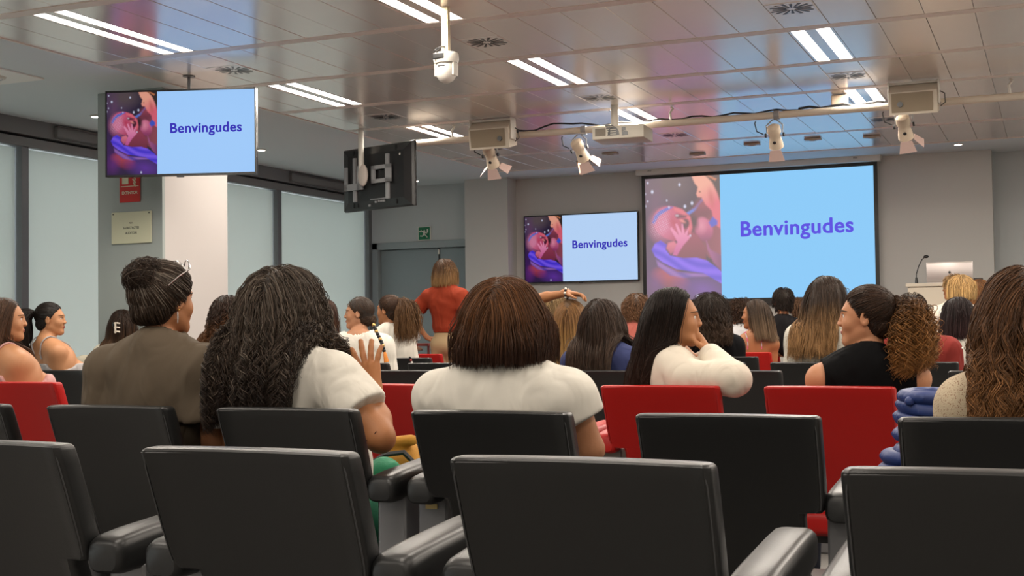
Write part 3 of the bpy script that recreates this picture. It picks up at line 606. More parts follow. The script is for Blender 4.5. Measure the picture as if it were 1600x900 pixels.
# ------------------------------------------------------------------ auditorium seats
SW, SH = .53, .968
m_lea = M('black_leather', (.0125, .0128, .013), .38, bump=.035, scale=260, spec=.55); m_leaR = M('red_leather', (.42, .008, .006), .42, bump=.06, scale=260, spec=.4)
m_stitch = M('stitch', (.06, .06, .062), .6); m_stitchR = M('stitch_red', (.40, .01, .01), .6); m_met = M('seat_metal', (.25, .25, .26), .38, metal=.55); m_leg = M('seat_dark', (.02, .02, .02), .5)
def back_ring(z, hw, t, yo, n=6, arc=.035):
    """closed ring of a padded slab, curved in plan; rear face at y=yo (edges nearer the viewer)"""
    hw *= .932; t *= .86; r = min(t*.28, hw*.4); pts = []
    def y_at(x): return arc*(1-(x/.265)**2)
    m = 12
    for k in range(m+1):
        x = -hw+r+(2*hw-2*r)*k/m; pts.append((x, y_at(x)))
    for k in range(1, n): a = -PI/2+PI/2*k/n; pts.append((hw-r+r*math.cos(a), y_at(hw)+r+r*math.sin(a)))
    for k in range(1, n): a = PI/2*k/n; pts.append((hw-r+r*math.cos(a), y_at(hw)+t-r+r*math.sin(a)))
    for k in range(m+1):
        x = hw-r-(2*hw-2*r)*k/m; pts.append((x, y_at(x)+t))
    for k in range(1, n): a = PI/2+PI/2*k/n; pts.append((-hw+r+r*math.cos(a), y_at(hw)+t-r+r*math.sin(a)))
    for k in range(1, n): a = PI+PI/2*k/n; pts.append((-hw+r+r*math.cos(a), y_at(hw)+r+r*math.sin(a)))
    return [(x-.017, yo+y, z) for x, y in pts]
def yc(z): return (SH-z)*.38
seat_mesh = {}
def seat_meshes(lod):
    if lod in seat_mesh: return seat_mesh[lod]
    g = MB(); R = []
    for dz, sh in ((0, .014), (.002, .007), (.006, .002), (.013, 0)):      # rounded top edge
        z = SH-dz; R.append(back_ring(z, .265-sh*.8, .075-sh*1.9, yc(z)+sh*.95))
    for z, hw in ((.93, .2645), (.88, .264), (.80, .263), (.74, .261), (.716, .257), (.707, .248), (.704, .200), (.69, .196), (.55, .194), (.36, .19)):
        R.append(back_ring(z, hw, .078 if z > .7 else .07, yc(z)))
    g.loft(R); back = g.mesh('backrest', 32)
    g = MB()
    def rear(x, z, o=.0): return (x, yc(z)+.035*(1-(x/.265)**2)-o, z)
    g.tube([(x, yc(SH-.012)+.035*(1-(x/.265)**2)+.004, SH-.0095) for x in [(-.257+.478*k/16) for k in range(17)]], .0017, 5)
    seam = g.mesh('seam', True)
    g = MB()
    for s in (-1,):
        pass
    g.tube([(.217, yc(.95)+.0085, .95), (.2205, yc(.93)+.006, .93), (.2200, yc(.86)+.0062, .86), (.219, yc(.80)+.0064, .80), (.217, yc(.74)+.0068, .74), (.214, yc(.718)+.0075, .718)], .0016, 5)
    side = g.mesh('side_seam', True)
    # cushion
    g = MB(); g.box(-.215, .215, .20, .66, .37, .465, .035, 4); cush = g.mesh('seat_cushion', 40)
    # side panel (metal) and arm pad
    g = MB(); g.box(-.05, .05, .16, .44, 0, .70, .016, 3); panel = g.mesh('side_panel', 35)
    g = MB(); ring = []
    prof = [(.10, .690, .045), (.108, .684, .062), (.13, .68, .072), (.20, .682, .078), (.32, .690, .078), (.45, .70, .076), (.52, .708, .070), (.545, .715, .060), (.556, .725, .04)]
    for i, (y, zb, hgt) in enumerate(prof):
        hw = .048 if 2 <= i <= 6 else (.044 if i in (1, 7) else .036); zt = zb+hgt+.012; r = min(.024, hgt*.4); p = []
        for cx, cz, a0 in ((hw-r, zb+r, -PI/2), (hw-r, zt-r, 0), (-hw+r, zt-r, PI/2), (-hw+r, zb+r, PI)):
            for k in range(4): a = a0+PI/2*k/3; p.append((cx+r*math.cos(a), y, cz+r*math.sin(a)))
        ring.append(p)
    g.loft(ring); arm = g.mesh('armrest', 38)
    g = MB()
    for s in (-1, 1): g.tube([(s*.024, .101, .70), (s*.039, .112, .738), (s*.042, .14, .754), (s*.042, .30, .765), (s*.040, .50, .776)], .0016, 4)
    aseam = g.mesh('arm_seam', True)
    g = MB(); g.box(-.03, .03, .20, .42, 0, .37, .005).box(-.22, .22, .27, .33, .33, .37, .005); frame = g.mesh('under_frame')
    seat_mesh[lod] = (back, seam, side, cush, panel, arm, aseam, frame); return seat_mesh[lod]
def obj_mat(o, m):
    o.material_slots[0].link = 'OBJECT'; o.material_slots[0].material = m
def make_seat(red, near):
    e = bpy.data.objects.new('auditorium_seat', None); COL.objects.link(e)
    back, seam, side, cush, panel, arm, aseam, frame = seat_meshes(0); A = m_leaR if red else m_lea; S = m_stitchR if red else m_stitch
    def L(n, me, m, par=e, loc=None):
        o = link(n, me, m, par, loc); obj_mat(o, m); return o
    b = L('backrest', back, A); 
    if near:
        L('top_seam', seam, S, b); L('side_seam', side, S, b)
        o = L('side_seam', side, S, b, (-.034, 0, 0)); o.scale = (-1, 1, 1)
    L('seat_cushion', cush, A); L('under_frame', frame, m_leg)
    for s in (-1, 1):
        L('side_panel', panel, m_met, e, (s*.272-.006, .02, 0)); a = L('armrest', arm, A, e, (s*.275-.006, 0, 0))
        if near: L('arm_seam', aseam, S, a)
    return e
protos = {(r, n): make_seat(r, n) for r in (0, 1) for n in (0, 1)}
for e in protos.values(): kids(e)
used_p = set()
SEATS = []
def seat(xc, Y, red, near, label, group):
    SEATS.append((xc-.017, Y))
    k = (int(red), int(near))
    if k not in used_p: e = protos[k]; used_p.add(k)
    else: e = dup(protos[k])
    e.location = (xc, Y, 0); e.name = 'auditorium_seat'
    tag(e, label, 'seat', group); return e
r1 = ['front-most black seat at the lower left corner, cut by the frame', 'large black seat in the nearest row, second from the left', 'large black seat in the nearest row, at the middle bottom of the view', 'large black seat in the nearest row, at the lower right corner']
for i, lab in zip((-1, 0, 1, 2), r1): seat(-1.7381+.7051*i+.265, 2.0964, 0, 1, lab, 'black seats of the nearest row')
r2 = ['black seat of the second row at the left edge, only its corner showing', 'empty-looking black seat of the second row, in front of the woman in olive', 'black seat of the second row behind the woman with long dark grey curls',
      'black seat of the second row behind the woman with a brown bob', 'broad empty black seat of the second row, in front of the red seats', 'black seat of the second row behind the long-haired woman at the right edge']
for i, lab in zip(range(-1, 5), r2):
    s = seat(-3.1091+.6849*i+.265, 3.2898, 0, 1, lab, 'black seats of the second row')
    if i == 2:
        lb = MB().box(-.030, .010, -.003, 0, -.008, .008, .001).obj('number_tag', M('tag_yellow', (.75, .58, .25), .4), s, loc=(-.268, .178, .668), label='small yellow number tag')
r3 = ['red seat at the left edge under the woman in a pink camisole', 'red seat partly hidden by the woman in the olive shirt', 'red seat hidden between the olive shirt and the long curls', 'red seat right of the raised hand', 'red seat hidden behind the white shirt of the woman with a bob',
      'red seat of the woman in a cream sweater', 'red seat of the woman in a black sleeveless top']
for i, lab in zip(range(-5, 2), r3): seat(-1.7177+.6701*i+.265, 4.915, 1, 1, lab, 'red seats of the third row')
def row(n, Y, right_edge, pitch, red, k0, k1, special=None, skip=()):
    ords = ['fourth', 'fifth', 'sixth', 'seventh', 'eighth']
    nums = ['first', 'second', 'third', 'fourth', 'fifth', 'sixth', 'seventh', 'eighth', 'ninth', 'tenth', 'eleventh', 'twelfth', 'thirteenth']
    c = 0
    for k in range(k0, k1):
        if k in skip: continue
        xr = right_edge+pitch*k
        r = red(k) if callable(red) else red
        seat(xr-.265, Y, r, 0, '%s seat of the %s row, %s from the left' % ('red' if r else 'black', ords[n-4], nums[c]), '%s seats of the %s row' % ('red' if r else 'black', ords[n-4])); c += 1
row(4, 6.65, -1.285, .66, 0, -7, 3)
row(5, 8.20, -.51, .66, 0, -11, 2)
row(6, 9.80, -2.088, .71, 0, -7, 4)
row(7, 11.4, -2.314, .66, lambda k: k < 2, -7, 5)
row(8, 12.95, -2.6, .66, 1, -4, 5)
for x_, t_ in ((-2.95, 'under the person peeking out past the man in black'), (-.62, 'under the person with sunglasses'), (-.02, 'under the woman with reddish hair')): seat(x_, 13.62, 1, 0, 'red seat of the last row, '+t_, 'red seats of the last row')
for k, e in protos.items():
    if k not in used_p:
        for ch in list(KIDS.get(e, [])): bpy.data.objects.remove(ch)
        bpy.data.objects.remove(e)
def lace_mat(name, base, holes, sc, cols=None):
    m = mat(name, base, .85, bump=.2, scale=200); nt = m.node_tree; b = nt.nodes['Principled BSDF']
    tc = nt.nodes.new('ShaderNodeTexCoord'); v = nt.nodes.new('ShaderNodeTexVoronoi'); v.inputs['Scale'].default_value = sc
    r = nt.nodes.new('ShaderNodeValToRGB'); r.color_ramp.elements[0].position = .22; r.color_ramp.elements[0].color = (*holes, 1); r.color_ramp.elements[1].position = .34; r.color_ramp.elements[1].color = (*base, 1)
    nt.links.new(tc.outputs['Object'], v.inputs['Vector']); nt.links.new(v.outputs['Distance'], r.inputs[0]); nt.links.new(r.outputs[0], b.inputs['Base Color']); return m
def stripe_mat(name, a, c, sc):
    m = mat(name, a, .85); nt = m.node_tree; b = nt.nodes['Principled BSDF']; tc = nt.nodes.new('ShaderNodeTexCoord'); w = nt.nodes.new('ShaderNodeTexWave'); w.bands_direction = 'DIAGONAL'; w.inputs['Scale'].default_value = sc; w.inputs['Distortion'].default_value = .6
    r = nt.nodes.new('ShaderNodeValToRGB'); r.color_ramp.elements[0].position = .45; r.color_ramp.elements[0].color = (*a, 1); r.color_ramp.elements[1].position = .55; r.color_ramp.elements[1].color = (*c, 1)
    nt.links.new(tc.outputs['Object'], w.inputs['Vector']); nt.links.new(w.outputs['Fac'], r.inputs[0]); nt.links.new(r.outputs[0], b.inputs['Base Color']); return m
MATS = {'lace': lace_mat('lace', (.52, .42, .29), (.24, .12, .07), 190), 'white_lace': lace_mat('white_lace', (.56, .53, .46), (.38, .34, .28), 70), 'stripes': stripe_mat('stripes', (.62, .10, .22), (.50, .50, .56), 9)}
# ------------------------------------------------------------------ figure modelling: distance fields on a graded grid
def A3(*v): return np.array(v, float)
def nrm(v): v = np.asarray(v, float); return v/(np.linalg.norm(v)+1e-12)
def rotz(a): c, s = math.cos(a), math.sin(a); return np.array([[c, -s, 0], [s, c, 0], [0, 0, 1.]])
def roty(a): c, s = math.cos(a), math.sin(a); return np.array([[c, 0, s], [0, 1., 0], [-s, 0, c]])
def rotx(a): c, s = math.cos(a), math.sin(a); return np.array([[1., 0, 0], [0, c, -s], [0, s, c]])
def cap(a, b, ra, rb=None, k=.02, op='+'): return dict(t='c', a=A3(*a), b=A3(*b), ra=ra, rb=ra if rb is None else rb, k=k, op=op)
def ell(c, r, R=None, k=.02, op='+'): return dict(t='e', c=A3(*c), r=A3(*r), R=np.eye(3) if R is None else R, k=k, op=op)
def clipcap(a, b, ra, rb, k=.02): d = cap(a, b, ra, rb, k); d['t'] = 'k'; return d
def dist(p, X, Y, Z):
    if p['t'] in 'ck':
        a, b = p['a'], p['b']; ba = b-a; L = ba@ba+1e-12
        px, py, pz = X-a[0], Y-a[1], Z-a[2]; h = (px*ba[0]+py*ba[1]+pz*ba[2])/L
        hc = np.clip(h, 0, 1); d = np.sqrt((px-ba[0]*hc)**2+(py-ba[1]*hc)**2+(pz-ba[2]*hc)**2)-(p['ra']+(p['rb']-p['ra'])*hc)
        if p['t'] == 'k': d = np.maximum(d, (h-1)*math.sqrt(L))
        return d
    R = p['R']; px, py, pz = X-p['c'][0], Y-p['c'][1], Z-p['c'][2]; r = p['r']
    x = (R[0, 0]*px+R[1, 0]*py+R[2, 0]*pz)/r[0]; y = (R[0, 1]*px+R[1, 1]*py+R[2, 1]*pz)/r[1]; z = (R[0, 2]*px+R[1, 2]*py+R[2, 2]*pz)/r[2]
    k0 = np.sqrt(x*x+y*y+z*z)+1e-9; k1 = np.sqrt((x/r[0])**2+(y/r[1])**2+(z/r[2])**2)+1e-9
    return k0*(k0-1)/k1
def bbox(p):
    if p['t'] in 'ck':
        m = max(p['ra'], p['rb']); return np.minimum(p['a'], p['b'])-m, np.maximum(p['a'], p['b'])+m
    m = np.abs(p['R'])@p['r']; return p['c']-m, p['c']+m
def smin(a, b, k):
    h = np.maximum(k-np.abs(a-b), 0)/k; return np.minimum(a, b)-h*h*k*.25
def axis_grid(lo, hi, fine, coarse, zones):
    xs = [lo]
    while xs[-1] < hi:
        x = xs[-1]; f = any(a-.01 <= x <= b for a, b in zones); xs.append(x+(fine if f else coarse))
    return np.array(xs)
def field(prims, gx, gy, gz, infl=0.):
    F = np.full((len(gx), len(gy), len(gz)), .2, np.float32)
    for p in prims:
        lo, hi = bbox(p); m = p['k']+.045+infl
        i0, i1 = np.searchsorted(gx, lo[0]-m), np.searchsorted(gx, hi[0]+m); j0, j1 = np.searchsorted(gy, lo[1]-m), np.searchsorted(gy, hi[1]+m); k0, k1 = np.searchsorted(gz, lo[2]-m), np.searchsorted(gz, hi[2]+m)
        if i1 <= i0 or j1 <= j0 or k1 <= k0: continue
        X, Y, Z = gx[i0:i1, None, None], gy[None, j0:j1, None], gz[None, None, k0:k1]
        d = (dist(p, X, Y, Z)-infl).astype(np.float32); S = F[i0:i1, j0:j1, k0:k1]
        F[i0:i1, j0:j1, k0:k1] = smin(S, d, p['k']) if p['op'] == '+' else -smin(-S, d, p['k'])
    return F
def nets(F, gx, gy, gz):
    s = F < 0; nx, ny, nz = F.shape
    c = np.zeros((nx-1, ny-1, nz-1), np.int8)
    for i in (0, 1):
        for j in (0, 1):
            for k in (0, 1): c += s[i:nx-1+i, j:ny-1+j, k:nz-1+k]
    act = (c > 0) & (c < 8); I, J, K = np.nonzero(act); n = len(I)
    if n == 0: return np.zeros((0, 3)), np.zeros((0, 4), int)
    idx = np.full(act.shape, -1, np.int32); idx[I, J, K] = np.arange(n)
    P = np.zeros((n, 3)); W_ = np.zeros(n)
    corners = [(i, j, k) for i in (0, 1) for j in (0, 1) for k in (0, 1)]
    val = {q: F[I+q[0], J+q[1], K+q[2]].astype(float) for q in corners}
    for q in corners:
        for ax in range(3):
            if q[ax] == 0:
                r = list(q); r[ax] = 1; r = tuple(r); a, b = val[q], val[r]; m = (a < 0) != (b < 0)
                t = np.where(m, a/np.where(m, a-b, 1), 0)
                x = gx[I+q[0]]; y = gy[J+q[1]]; z = gz[K+q[2]]
                if ax == 0: x = x+t*(gx[I+1]-gx[I])
                if ax == 1: y = y+t*(gy[J+1]-gy[J])
                if ax == 2: z = z+t*(gz[K+1]-gz[K])
                P[m] += np.stack([x, y, z], 1)[m]; W_[m] += 1
    P /= W_[:, None]
    Q = []
    for ax in range(3):
        a = [slice(None)]*3; b = [slice(None)]*3; a[ax] = slice(0, -1); b[ax] = slice(1, None)
        sa, sb = s[tuple(a)], s[tuple(b)]; m = sa != sb; o = [0, 1, 2]; o.remove(ax)
        ii = np.nonzero(m); g = [ii[0], ii[1], ii[2]]; ok = (g[o[0]] > 0) & (g[o[1]] > 0) & (g[o[0]] < F.shape[o[0]]-1) & (g[o[1]] < F.shape[o[1]]-1)
        g = [q[ok] for q in g]; inside = sa[tuple(g)]
        def at(du, dv):
            h = [q.copy() for q in g]; h[o[0]] -= du; h[o[1]] -= dv; return idx[tuple(h)]
        q = np.stack([at(1, 1), at(0, 1), at(0, 0), at(1, 0)], 1)
        flip = inside if ax != 1 else ~inside
        q[~flip] = q[~flip][:, ::-1]; Q.append(q)
    return P, np.concatenate(Q)
def sdf_mesh(name, prims, fine, coarse, zones, clip=None, infl=0., pad=.03, bounds=None):
    lo = np.min([bbox(p)[0] for p in prims if p['op'] == '+'], 0)-pad-infl; hi = np.max([bbox(p)[1] for p in prims if p['op'] == '+'], 0)+pad+infl
    if bounds is not None: lo = np.maximum(lo, bounds[0]); hi = np.minimum(hi, bounds[1])
    g = [axis_grid(lo[a], hi[a], fine, coarse, [(z[0][a], z[1][a]) for z in zones]) for a in range(3)]
    F = field(prims, *g, infl=infl)
    if clip is not None: F = clip(F, g[0][:, None, None], g[1][None, :, None], g[2][None, None, :]).astype(np.float32)
    F[0], F[-1] = .1, .1; F[:, 0], F[:, -1] = .1, .1; F[:, :, 0], F[:, :, -1] = .1, .1
    P, Q = nets(F, *g); return mesh_np(name, P, Q)

# ------------------------------------------------------------------ anatomy
def hand_prims(w, d, n, side, curl=.35, spread=.10, s=1.0, curls=None):
    """w wrist, d finger direction, n palm normal (palm side), side vector towards the thumb"""
    w = A3(*w); d = nrm(d); n = nrm(A3(*n)-d*np.dot(n, d)); t = nrm(A3(*side)-d*np.dot(side, d)-n*np.dot(side, n)); P = []
    P.append(cap(w-d*.01, w+d*.02*s, .024*s, .026*s, .02))
    for j, (o, L, r, b) in enumerate(((.030, .073, .0098, .086), (.010, .080, .0102, .090), (-.010, .074, .0098, .086), (-.029, .060, .0087, .078))):
        k = w+d*b*s+t*o*s; P.append(cap(w+d*.018*s+t*o*.55*s, k, .0145*s, .0115*s, .014))
        ang = spread*(o/.03); dd = nrm(d+t*ang); c = curl if curls is None else curls[j]; q = k
        for seg, (f, rr) in enumerate(((.42, 1.0), (.32, .93), (.26, .84))):
            c_ = c*(.5 if seg == 0 else 1.0)*(seg+.6); v = nrm(dd*math.cos(c_)+n*math.sin(c_)); q2 = q+v*L*f*s
            P.append(cap(q, q2, r*rr*s, r*rr*.93*s, .004)); q = q2
    b = w+d*.022*s+t*.022*s+n*.006*s; m = b+(t*.62+d*.60+n*.35)*.042*s; e = m+nrm(t*.30+d*.9+n*.30)*.032*s; e2 = e+nrm(t*.10+d*.95+n*.30)*.026*s
    P += [cap(b, m, .0145*s, .0115*s, .012), cap(m, e, .0108*s, .0095*s, .005), cap(e, e2, .0095*s, .0078*s, .004)]
    return P
def head_prims(c, R, s=1.0, jaw=1.0):
    def T(*p): return c+R@(A3(*p)*s)
    E = lambda p, r, k=.02, op='+', RR=None: ell(T(*p), A3(*r)*s, R if RR is None else R@RR, k*s, op)
    C = lambda a, b, ra, rb=None, k=.012, op='+': cap(T(*a), T(*b), ra*s, (ra if rb is None else rb)*s, k*s, op)
    P = [E((0, -.016, .024), (.074, .090, .083)), E((0, .020, -.012), (.064, .066, .080), .03), E((0, .038, -.060), (.047*jaw, .042, .046), .03),
         C((0, .068, -.096), (0, .066, -.092), .019*jaw, k=.022), C((-.045*jaw, .0, -.055), (-.016, .062, -.094), .016, .014, .025), C((.045*jaw, .0, -.055), (.016, .062, -.094), .016, .014, .025),
         E((-.036, .058, -.030), (.024, .020, .024), .02), E((.036, .058, -.030), (.024, .020, .024), .02),
         C((-.030, .074, .020), (.030, .074, .020), .010, k=.016),
         E((-.031, .094, .000), (.017, .012, .010), .012, '-'), E((.031, .094, .000), (.017, .012, .010), .012, '-'),
         C((0, .080, .010), (0, .0965, -.027), .0068, .0100, .014), E((-.011, .094, -.030), (.0085, .009, .007), .006), E((.011, .094, -.030), (.0085, .009, .007), .006),
         C((-.017, .080, -.056), (.017, .080, -.056), .0075, k=.008), C((-.014, .078, -.066), (.014, .078, -.066), .0080, k=.008), C((-.020, .093, -.0605), (.020, .093, -.0605), .0022, k=.004, op='-')]
    for q in (-1, 1):
        P += [E((q*.077, -.006, -.010), (.0085, .019, .031), .006, '+', rotz(-q*.45)@rotx(.15)), E((q*.087, -.004, -.008), (.006, .010, .019), .004, '-', rotz(-q*.45)@rotx(.15))]
    return P
TAKEN = set()
def snap(h, off):
    'hips go to the nearest free seat; the torso leans to the head'
    best = None
    for i, (x, y) in enumerate(SEATS):
        if i in TAKEN or not (.05 < h[1]-y < .75): continue
        d = abs(x-h[0])
        if best is None or d < best[0]: best = (d, i)
    if best is None or best[0] > .42: return off
    TAKEN.add(best[1]); x, y = SEATS[best[1]]
    return (max(-.30, min(.30, x-h[0])), max(off[1], y+.395-h[1]))
_HP0 = head_prims(A3(0, 0, 0), np.eye(3), 1.0)
def fy(x, z):
    'front surface of the neutral face at (x, z)'
    ys = np.linspace(.125, .03, 191)[:, None, None].reshape(1, -1, 1); F = None
    for p in _HP0:
        d = dist(p, np.array([[[x]]]), ys, np.array([[[z]]]))
        F = (smin(np.full_like(d, .2), d, p['k']) if F is None else smin(F, d, p['k'])) if p['op'] == '+' else -smin(-F, d, p['k'])
    f = F.ravel(); i = int(np.argmax(f < 0)); return float(ys.ravel()[i]) if (f < 0).any() else .07
FACE = dict(lash=[(.0185+.0075*k, fy(.0185+.0075*k, .0065)+.0012, .0060+.0024*math.sin(k*1.05)) for k in range(4)],
    brow=[(.012+.0100*k, fy(.012+.010*k, .0215)+.0006, .0195+.0035*math.sin(k*.9)) for k in range(5)],
    up=[(-.021+.00525*k, fy(-.021+.00525*k, -.0570)+.0004, -.0568+(.0012 if k in (3, 5) else 0)-.0004*abs(k-4)) for k in range(9)],
    lo=[(-.018+.0045*k, fy(-.018+.0045*k, -.0645)+.0002, -.0648+.0004*abs(k-4)) for k in range(9)], eye=fy(.031, -.001))
def build_person(name, label, head_xyz, Y_yaw=0., head_yaw=None, head_pitch=0., head_roll=0., body_off=(0, 0), seat_z=.46, scale=1.0, wide=1.0, skin=(.40, .18, .09),
                 hair=None, top=None, arms=None, fine=.006, coarse=.012, stand=False, extra=None, face=True, legs=True, sw=.165, neck_len=0., pants=(.05, .06, .09), shoe=(.05, .05, .05), male=False):
    """head_xyz world position of the head's centre; yaw angles in degrees, 0 looks to the stage (+Y), positive turns left"""
    used = body_off; body_off = snap(head_xyz, body_off) if not stand else body_off
    yb = math.radians(Y_yaw); yh = math.radians(head_yaw if head_yaw is not None else Y_yaw)
    root = empty(name, (head_xyz[0]+body_off[0], head_xyz[1]+body_off[1], 0), label=label, cat='person', group='people seated in the audience' if not stand else None)
    O = A3(head_xyz[0]+body_off[0], head_xyz[1]+body_off[1], 0)      # keep meshes in world axes relative to root
    Rb = rotz(yb); s = scale
    H = A3(*head_xyz)-O; Rh = rotz(yh)@rotx(math.radians(head_pitch))@roty(math.radians(head_roll))
    def Bv(x, y, z): return Rb@A3(x, y, z)
    hipz = seat_z+.10 if not stand else 1.06
    hip = A3(0, 0, hipz)
    N = H+Bv(0, -.030, -.175*s-neck_len)            # base of the neck
    up = N-hip
    def TL(f, x=0, y=0, z=0): return hip+up*f+Bv(x, y, z)
    w = wide
    sh = {q: N+Bv(q*sw*w**.8, -.005, -.066*s) for q in (-1, 1)}
    torso = [ell(TL(0, 0, 0, 0), (.150, .12, .115), Rb, .05), ell(TL(.36, 0, .0, 0), (.128*w**.45, .098, .15*s), Rb, .06), ell(TL(.72, 0, -.002, 0), (.148*w, .108, .165*s), Rb, .05),
             ell(TL(.90, 0, -.012, 0), (.130*w, .080, .085), Rb, .05)]
    for q in (-1, 1):
        torso += [cap(N+Bv(q*.022, -.012, .012), sh[q]+Bv(-q*.015, -.010, .004), .050, .052, .06), ell(TL(.80, q*.075, -.055, 0), (.062*w, .045, .095), Rb, .04)]
        if not male: torso.append(ell(TL(.68, q*.068, .085, 0), (.062, .055, .062), Rb, .03))
    torso.append(ell(sh[-1], (.056, .056, .056), Rb, .035)); torso.append(ell(sh[1], (.056, .056, .056), Rb, .035))
    neck = [cap(N+Bv(0, .0, -.03), H+Rh@A3(0, -.022, -.055)*s, .056*(1.08 if male else 1), .049*(1.08 if male else 1), .028)]
    if arms is None: arms = {}
    armP = []; sleeveP = {}; handP = []; fine_z = []
    for q, key in ((-1, 'L'), (1, 'R')):
        sp = arms.get(key, {})
        if 'elbow' in sp: E_ = A3(*sp['elbow'])-O; Wr = A3(*sp['wrist'])-O
        elif stand: E_ = sh[q]+Bv(q*.05, -.02, -.28); Wr = E_+Bv(q*.02, .04, -.24)
        else: E_ = sh[q]+Bv(-q*.005, .035, -.235*s); Wr = E_+Bv(-q*.06, .215, -.005)
        fat = sp.get('fat', 1.0)
        armP += [cap(sh[q], E_, .046*fat*w**.5, .038*fat, .03), cap(E_, E_+(Wr-E_)*.45, .038*fat, .035*fat, .02), cap(E_+(Wr-E_)*.4, Wr, .035*fat, .0235, .02)]
        fd = A3(*sp['dir']) if 'dir' in sp else nrm(Wr-E_)
        pn = A3(*sp['palm']) if 'palm' in sp else A3(0, 0, -1)
        sd = A3(*sp['thumb']) if 'thumb' in sp else Bv(-q, 0, 0)
        handP += hand_prims(Wr, fd, pn, sd, sp.get('curl', .35), sp.get('spread', .1), sp.get('hs', .95), sp.get('curls'))
        if 'dir' in sp: fine_z.append((Wr-.03-np.abs(fd)*0+np.minimum(fd, 0)*.2, Wr+.03+np.maximum(fd, 0)*.2))
        sleeveP[q] = (sh[q], E_, Wr, fat)
    legP = []
    if legs:
        for q in (-1, 1):
            if stand: kn = A3(0, 0, .50*s+.12)+Bv(q*.10, .02, 0); an = A3(0, 0, .26)+Bv(q*.11, -.01, 0)
            else: kn = A3(0, 0, seat_z+.075)+Bv(q*.11, .40, 0); an = A3(0, 0, .085)+Bv(q*.11, .40, 0)
            legP += [cap(hip+Bv(q*.085, .01, -.01), kn, .088, .058, .05), cap(kn, kn+(an-kn)*.4, .056, .054, .02), cap(kn+(an-kn)*.35, an, .054, .036, .02), cap(an, an+Bv(0, .15, -.05), .036, .030, .02)]
    hp = head_prims(H, Rh, s)
    body = torso+legP+neck+armP+handP+hp
    hz = (H-.115*s-.01, H+.125*s); zones = [hz]+fine_z
    me = sdf_mesh('body', body, fine, coarse, zones)
    link('body', me, M('skin%s' % (skin,), skin, .52, bump=.04, scale=180, spec=.35, noise=.05, nscale=14), root)
    # clothes: a garment grown from torso and sleeves
    top = top or {}
    tc = top.get('col', (.7, .7, .7)); kind = top.get('kind', 'tee'); inf = top.get('infl', .013)
    g = [dict(p) for p in torso]; slen = {'tee': .52, 'sleeveless': 0, 'long': 1, 'cami': 0, 'puff': .7, 'cap': .28}[kind]
    for q in (-1, 1):
        a, e_, wr, fat = sleeveP[q]; lo = top.get('loose', .010)
        if slen and slen < 1:
            b = a+(e_-a)*slen; g.append(clipcap(a, b, .050*fat*w**.5+lo*.6, .046*fat+lo*(1.5 if kind != 'puff' else 2.2), .03))
            if kind == 'puff': g.append(ell(a+(e_-a)*.22, (.072, .066, .072), Rb, .03))
        elif slen == 1: g += [cap(a, e_, .050*fat+lo*.4, .044*fat+lo*.6, .03), clipcap(e_, e_+(wr-e_)*.93, .043*fat+lo*.6, .030+lo*.3, .02)]
    neckr = top.get('neck', .078); nz = top.get('neckdrop', .0); ny = top.get('nback', .0); rnd_ = np.random.RandomState(abs(hash(label)) % 1000 if False else len(label)*7+int(abs(head_xyz[0])*100))
    ks = rnd_.normal(0, 1, (5, 3))*np.array([30, 30, 26]); ph = rnd_.uniform(0, 6, 5); famp = top.get('fold', .004)
    strap = top.get('strap')
    def clip(F, X, Y, Z):
        F = F-inf
        f = 0
        for i in range(5): f = f+(.75-1.5*np.abs(np.sin(.5*(ks[i, 0]*X+ks[i, 1]*Y+ks[i, 2]*Z+ph[i]+1.6*np.sin(7*Z+ph[i]*2+9*X)))))
        F = F+famp*f/2.2*np.clip((N[2]+.02-Z)/.15, .2, 1)
        c = N+Bv(0, .022+ny, .035+nz); L = ((X-c[0])*Rb[0, 0]+(Y-c[1])*Rb[1, 0]); Dp = ((X-c[0])*Rb[0, 1]+(Y-c[1])*Rb[1, 1])
        hole = np.sqrt((L/neckr)**2+((Dp-.012)/(neckr*.92))**2+((Z-c[2])/(.085))**2)-1
        F = np.maximum(F, -hole*.06)
        if kind in ('cami', 'sleeveless'):
            for q in (-1, 1):
                c = sh[q]+Bv(q*(.040 if kind == 'sleeveless' else .01), 0, .0); L = ((X-c[0])*Rb[0, 0]+(Y-c[1])*Rb[1, 0])*q; Dp = ((X-c[0])*Rb[0, 1]+(Y-c[1])*Rb[1, 1])
                hole = np.sqrt((np.minimum(L, 0)/(.055 if kind == 'sleeveless' else .075))**2+(Dp/.16)**2+((Z-c[2])/.12)**2)-1
                F = np.maximum(F, -hole*.05)
            if kind == 'cami': F = np.maximum(F, Z-(sh[1][2]-top.get('drop', .085)))
        return np.maximum(F, (hipz+top.get('hem0', -.05) if not stand else hipz+top.get('hem', .02))-Z)
    coarse_g = top.get('res', coarse*.8)
    me = sdf_mesh('garment', g, coarse_g, coarse_g, [], clip=clip, infl=0., pad=.05)
    garb = link(top.get('name', 'top'), me, MATS.get(top.get('mat')) or M('cloth%s' % (tc,), tc, .85, bump=.05, scale=420, spec=.12 if sum(tc) < .1 else .3, folds=1), root)
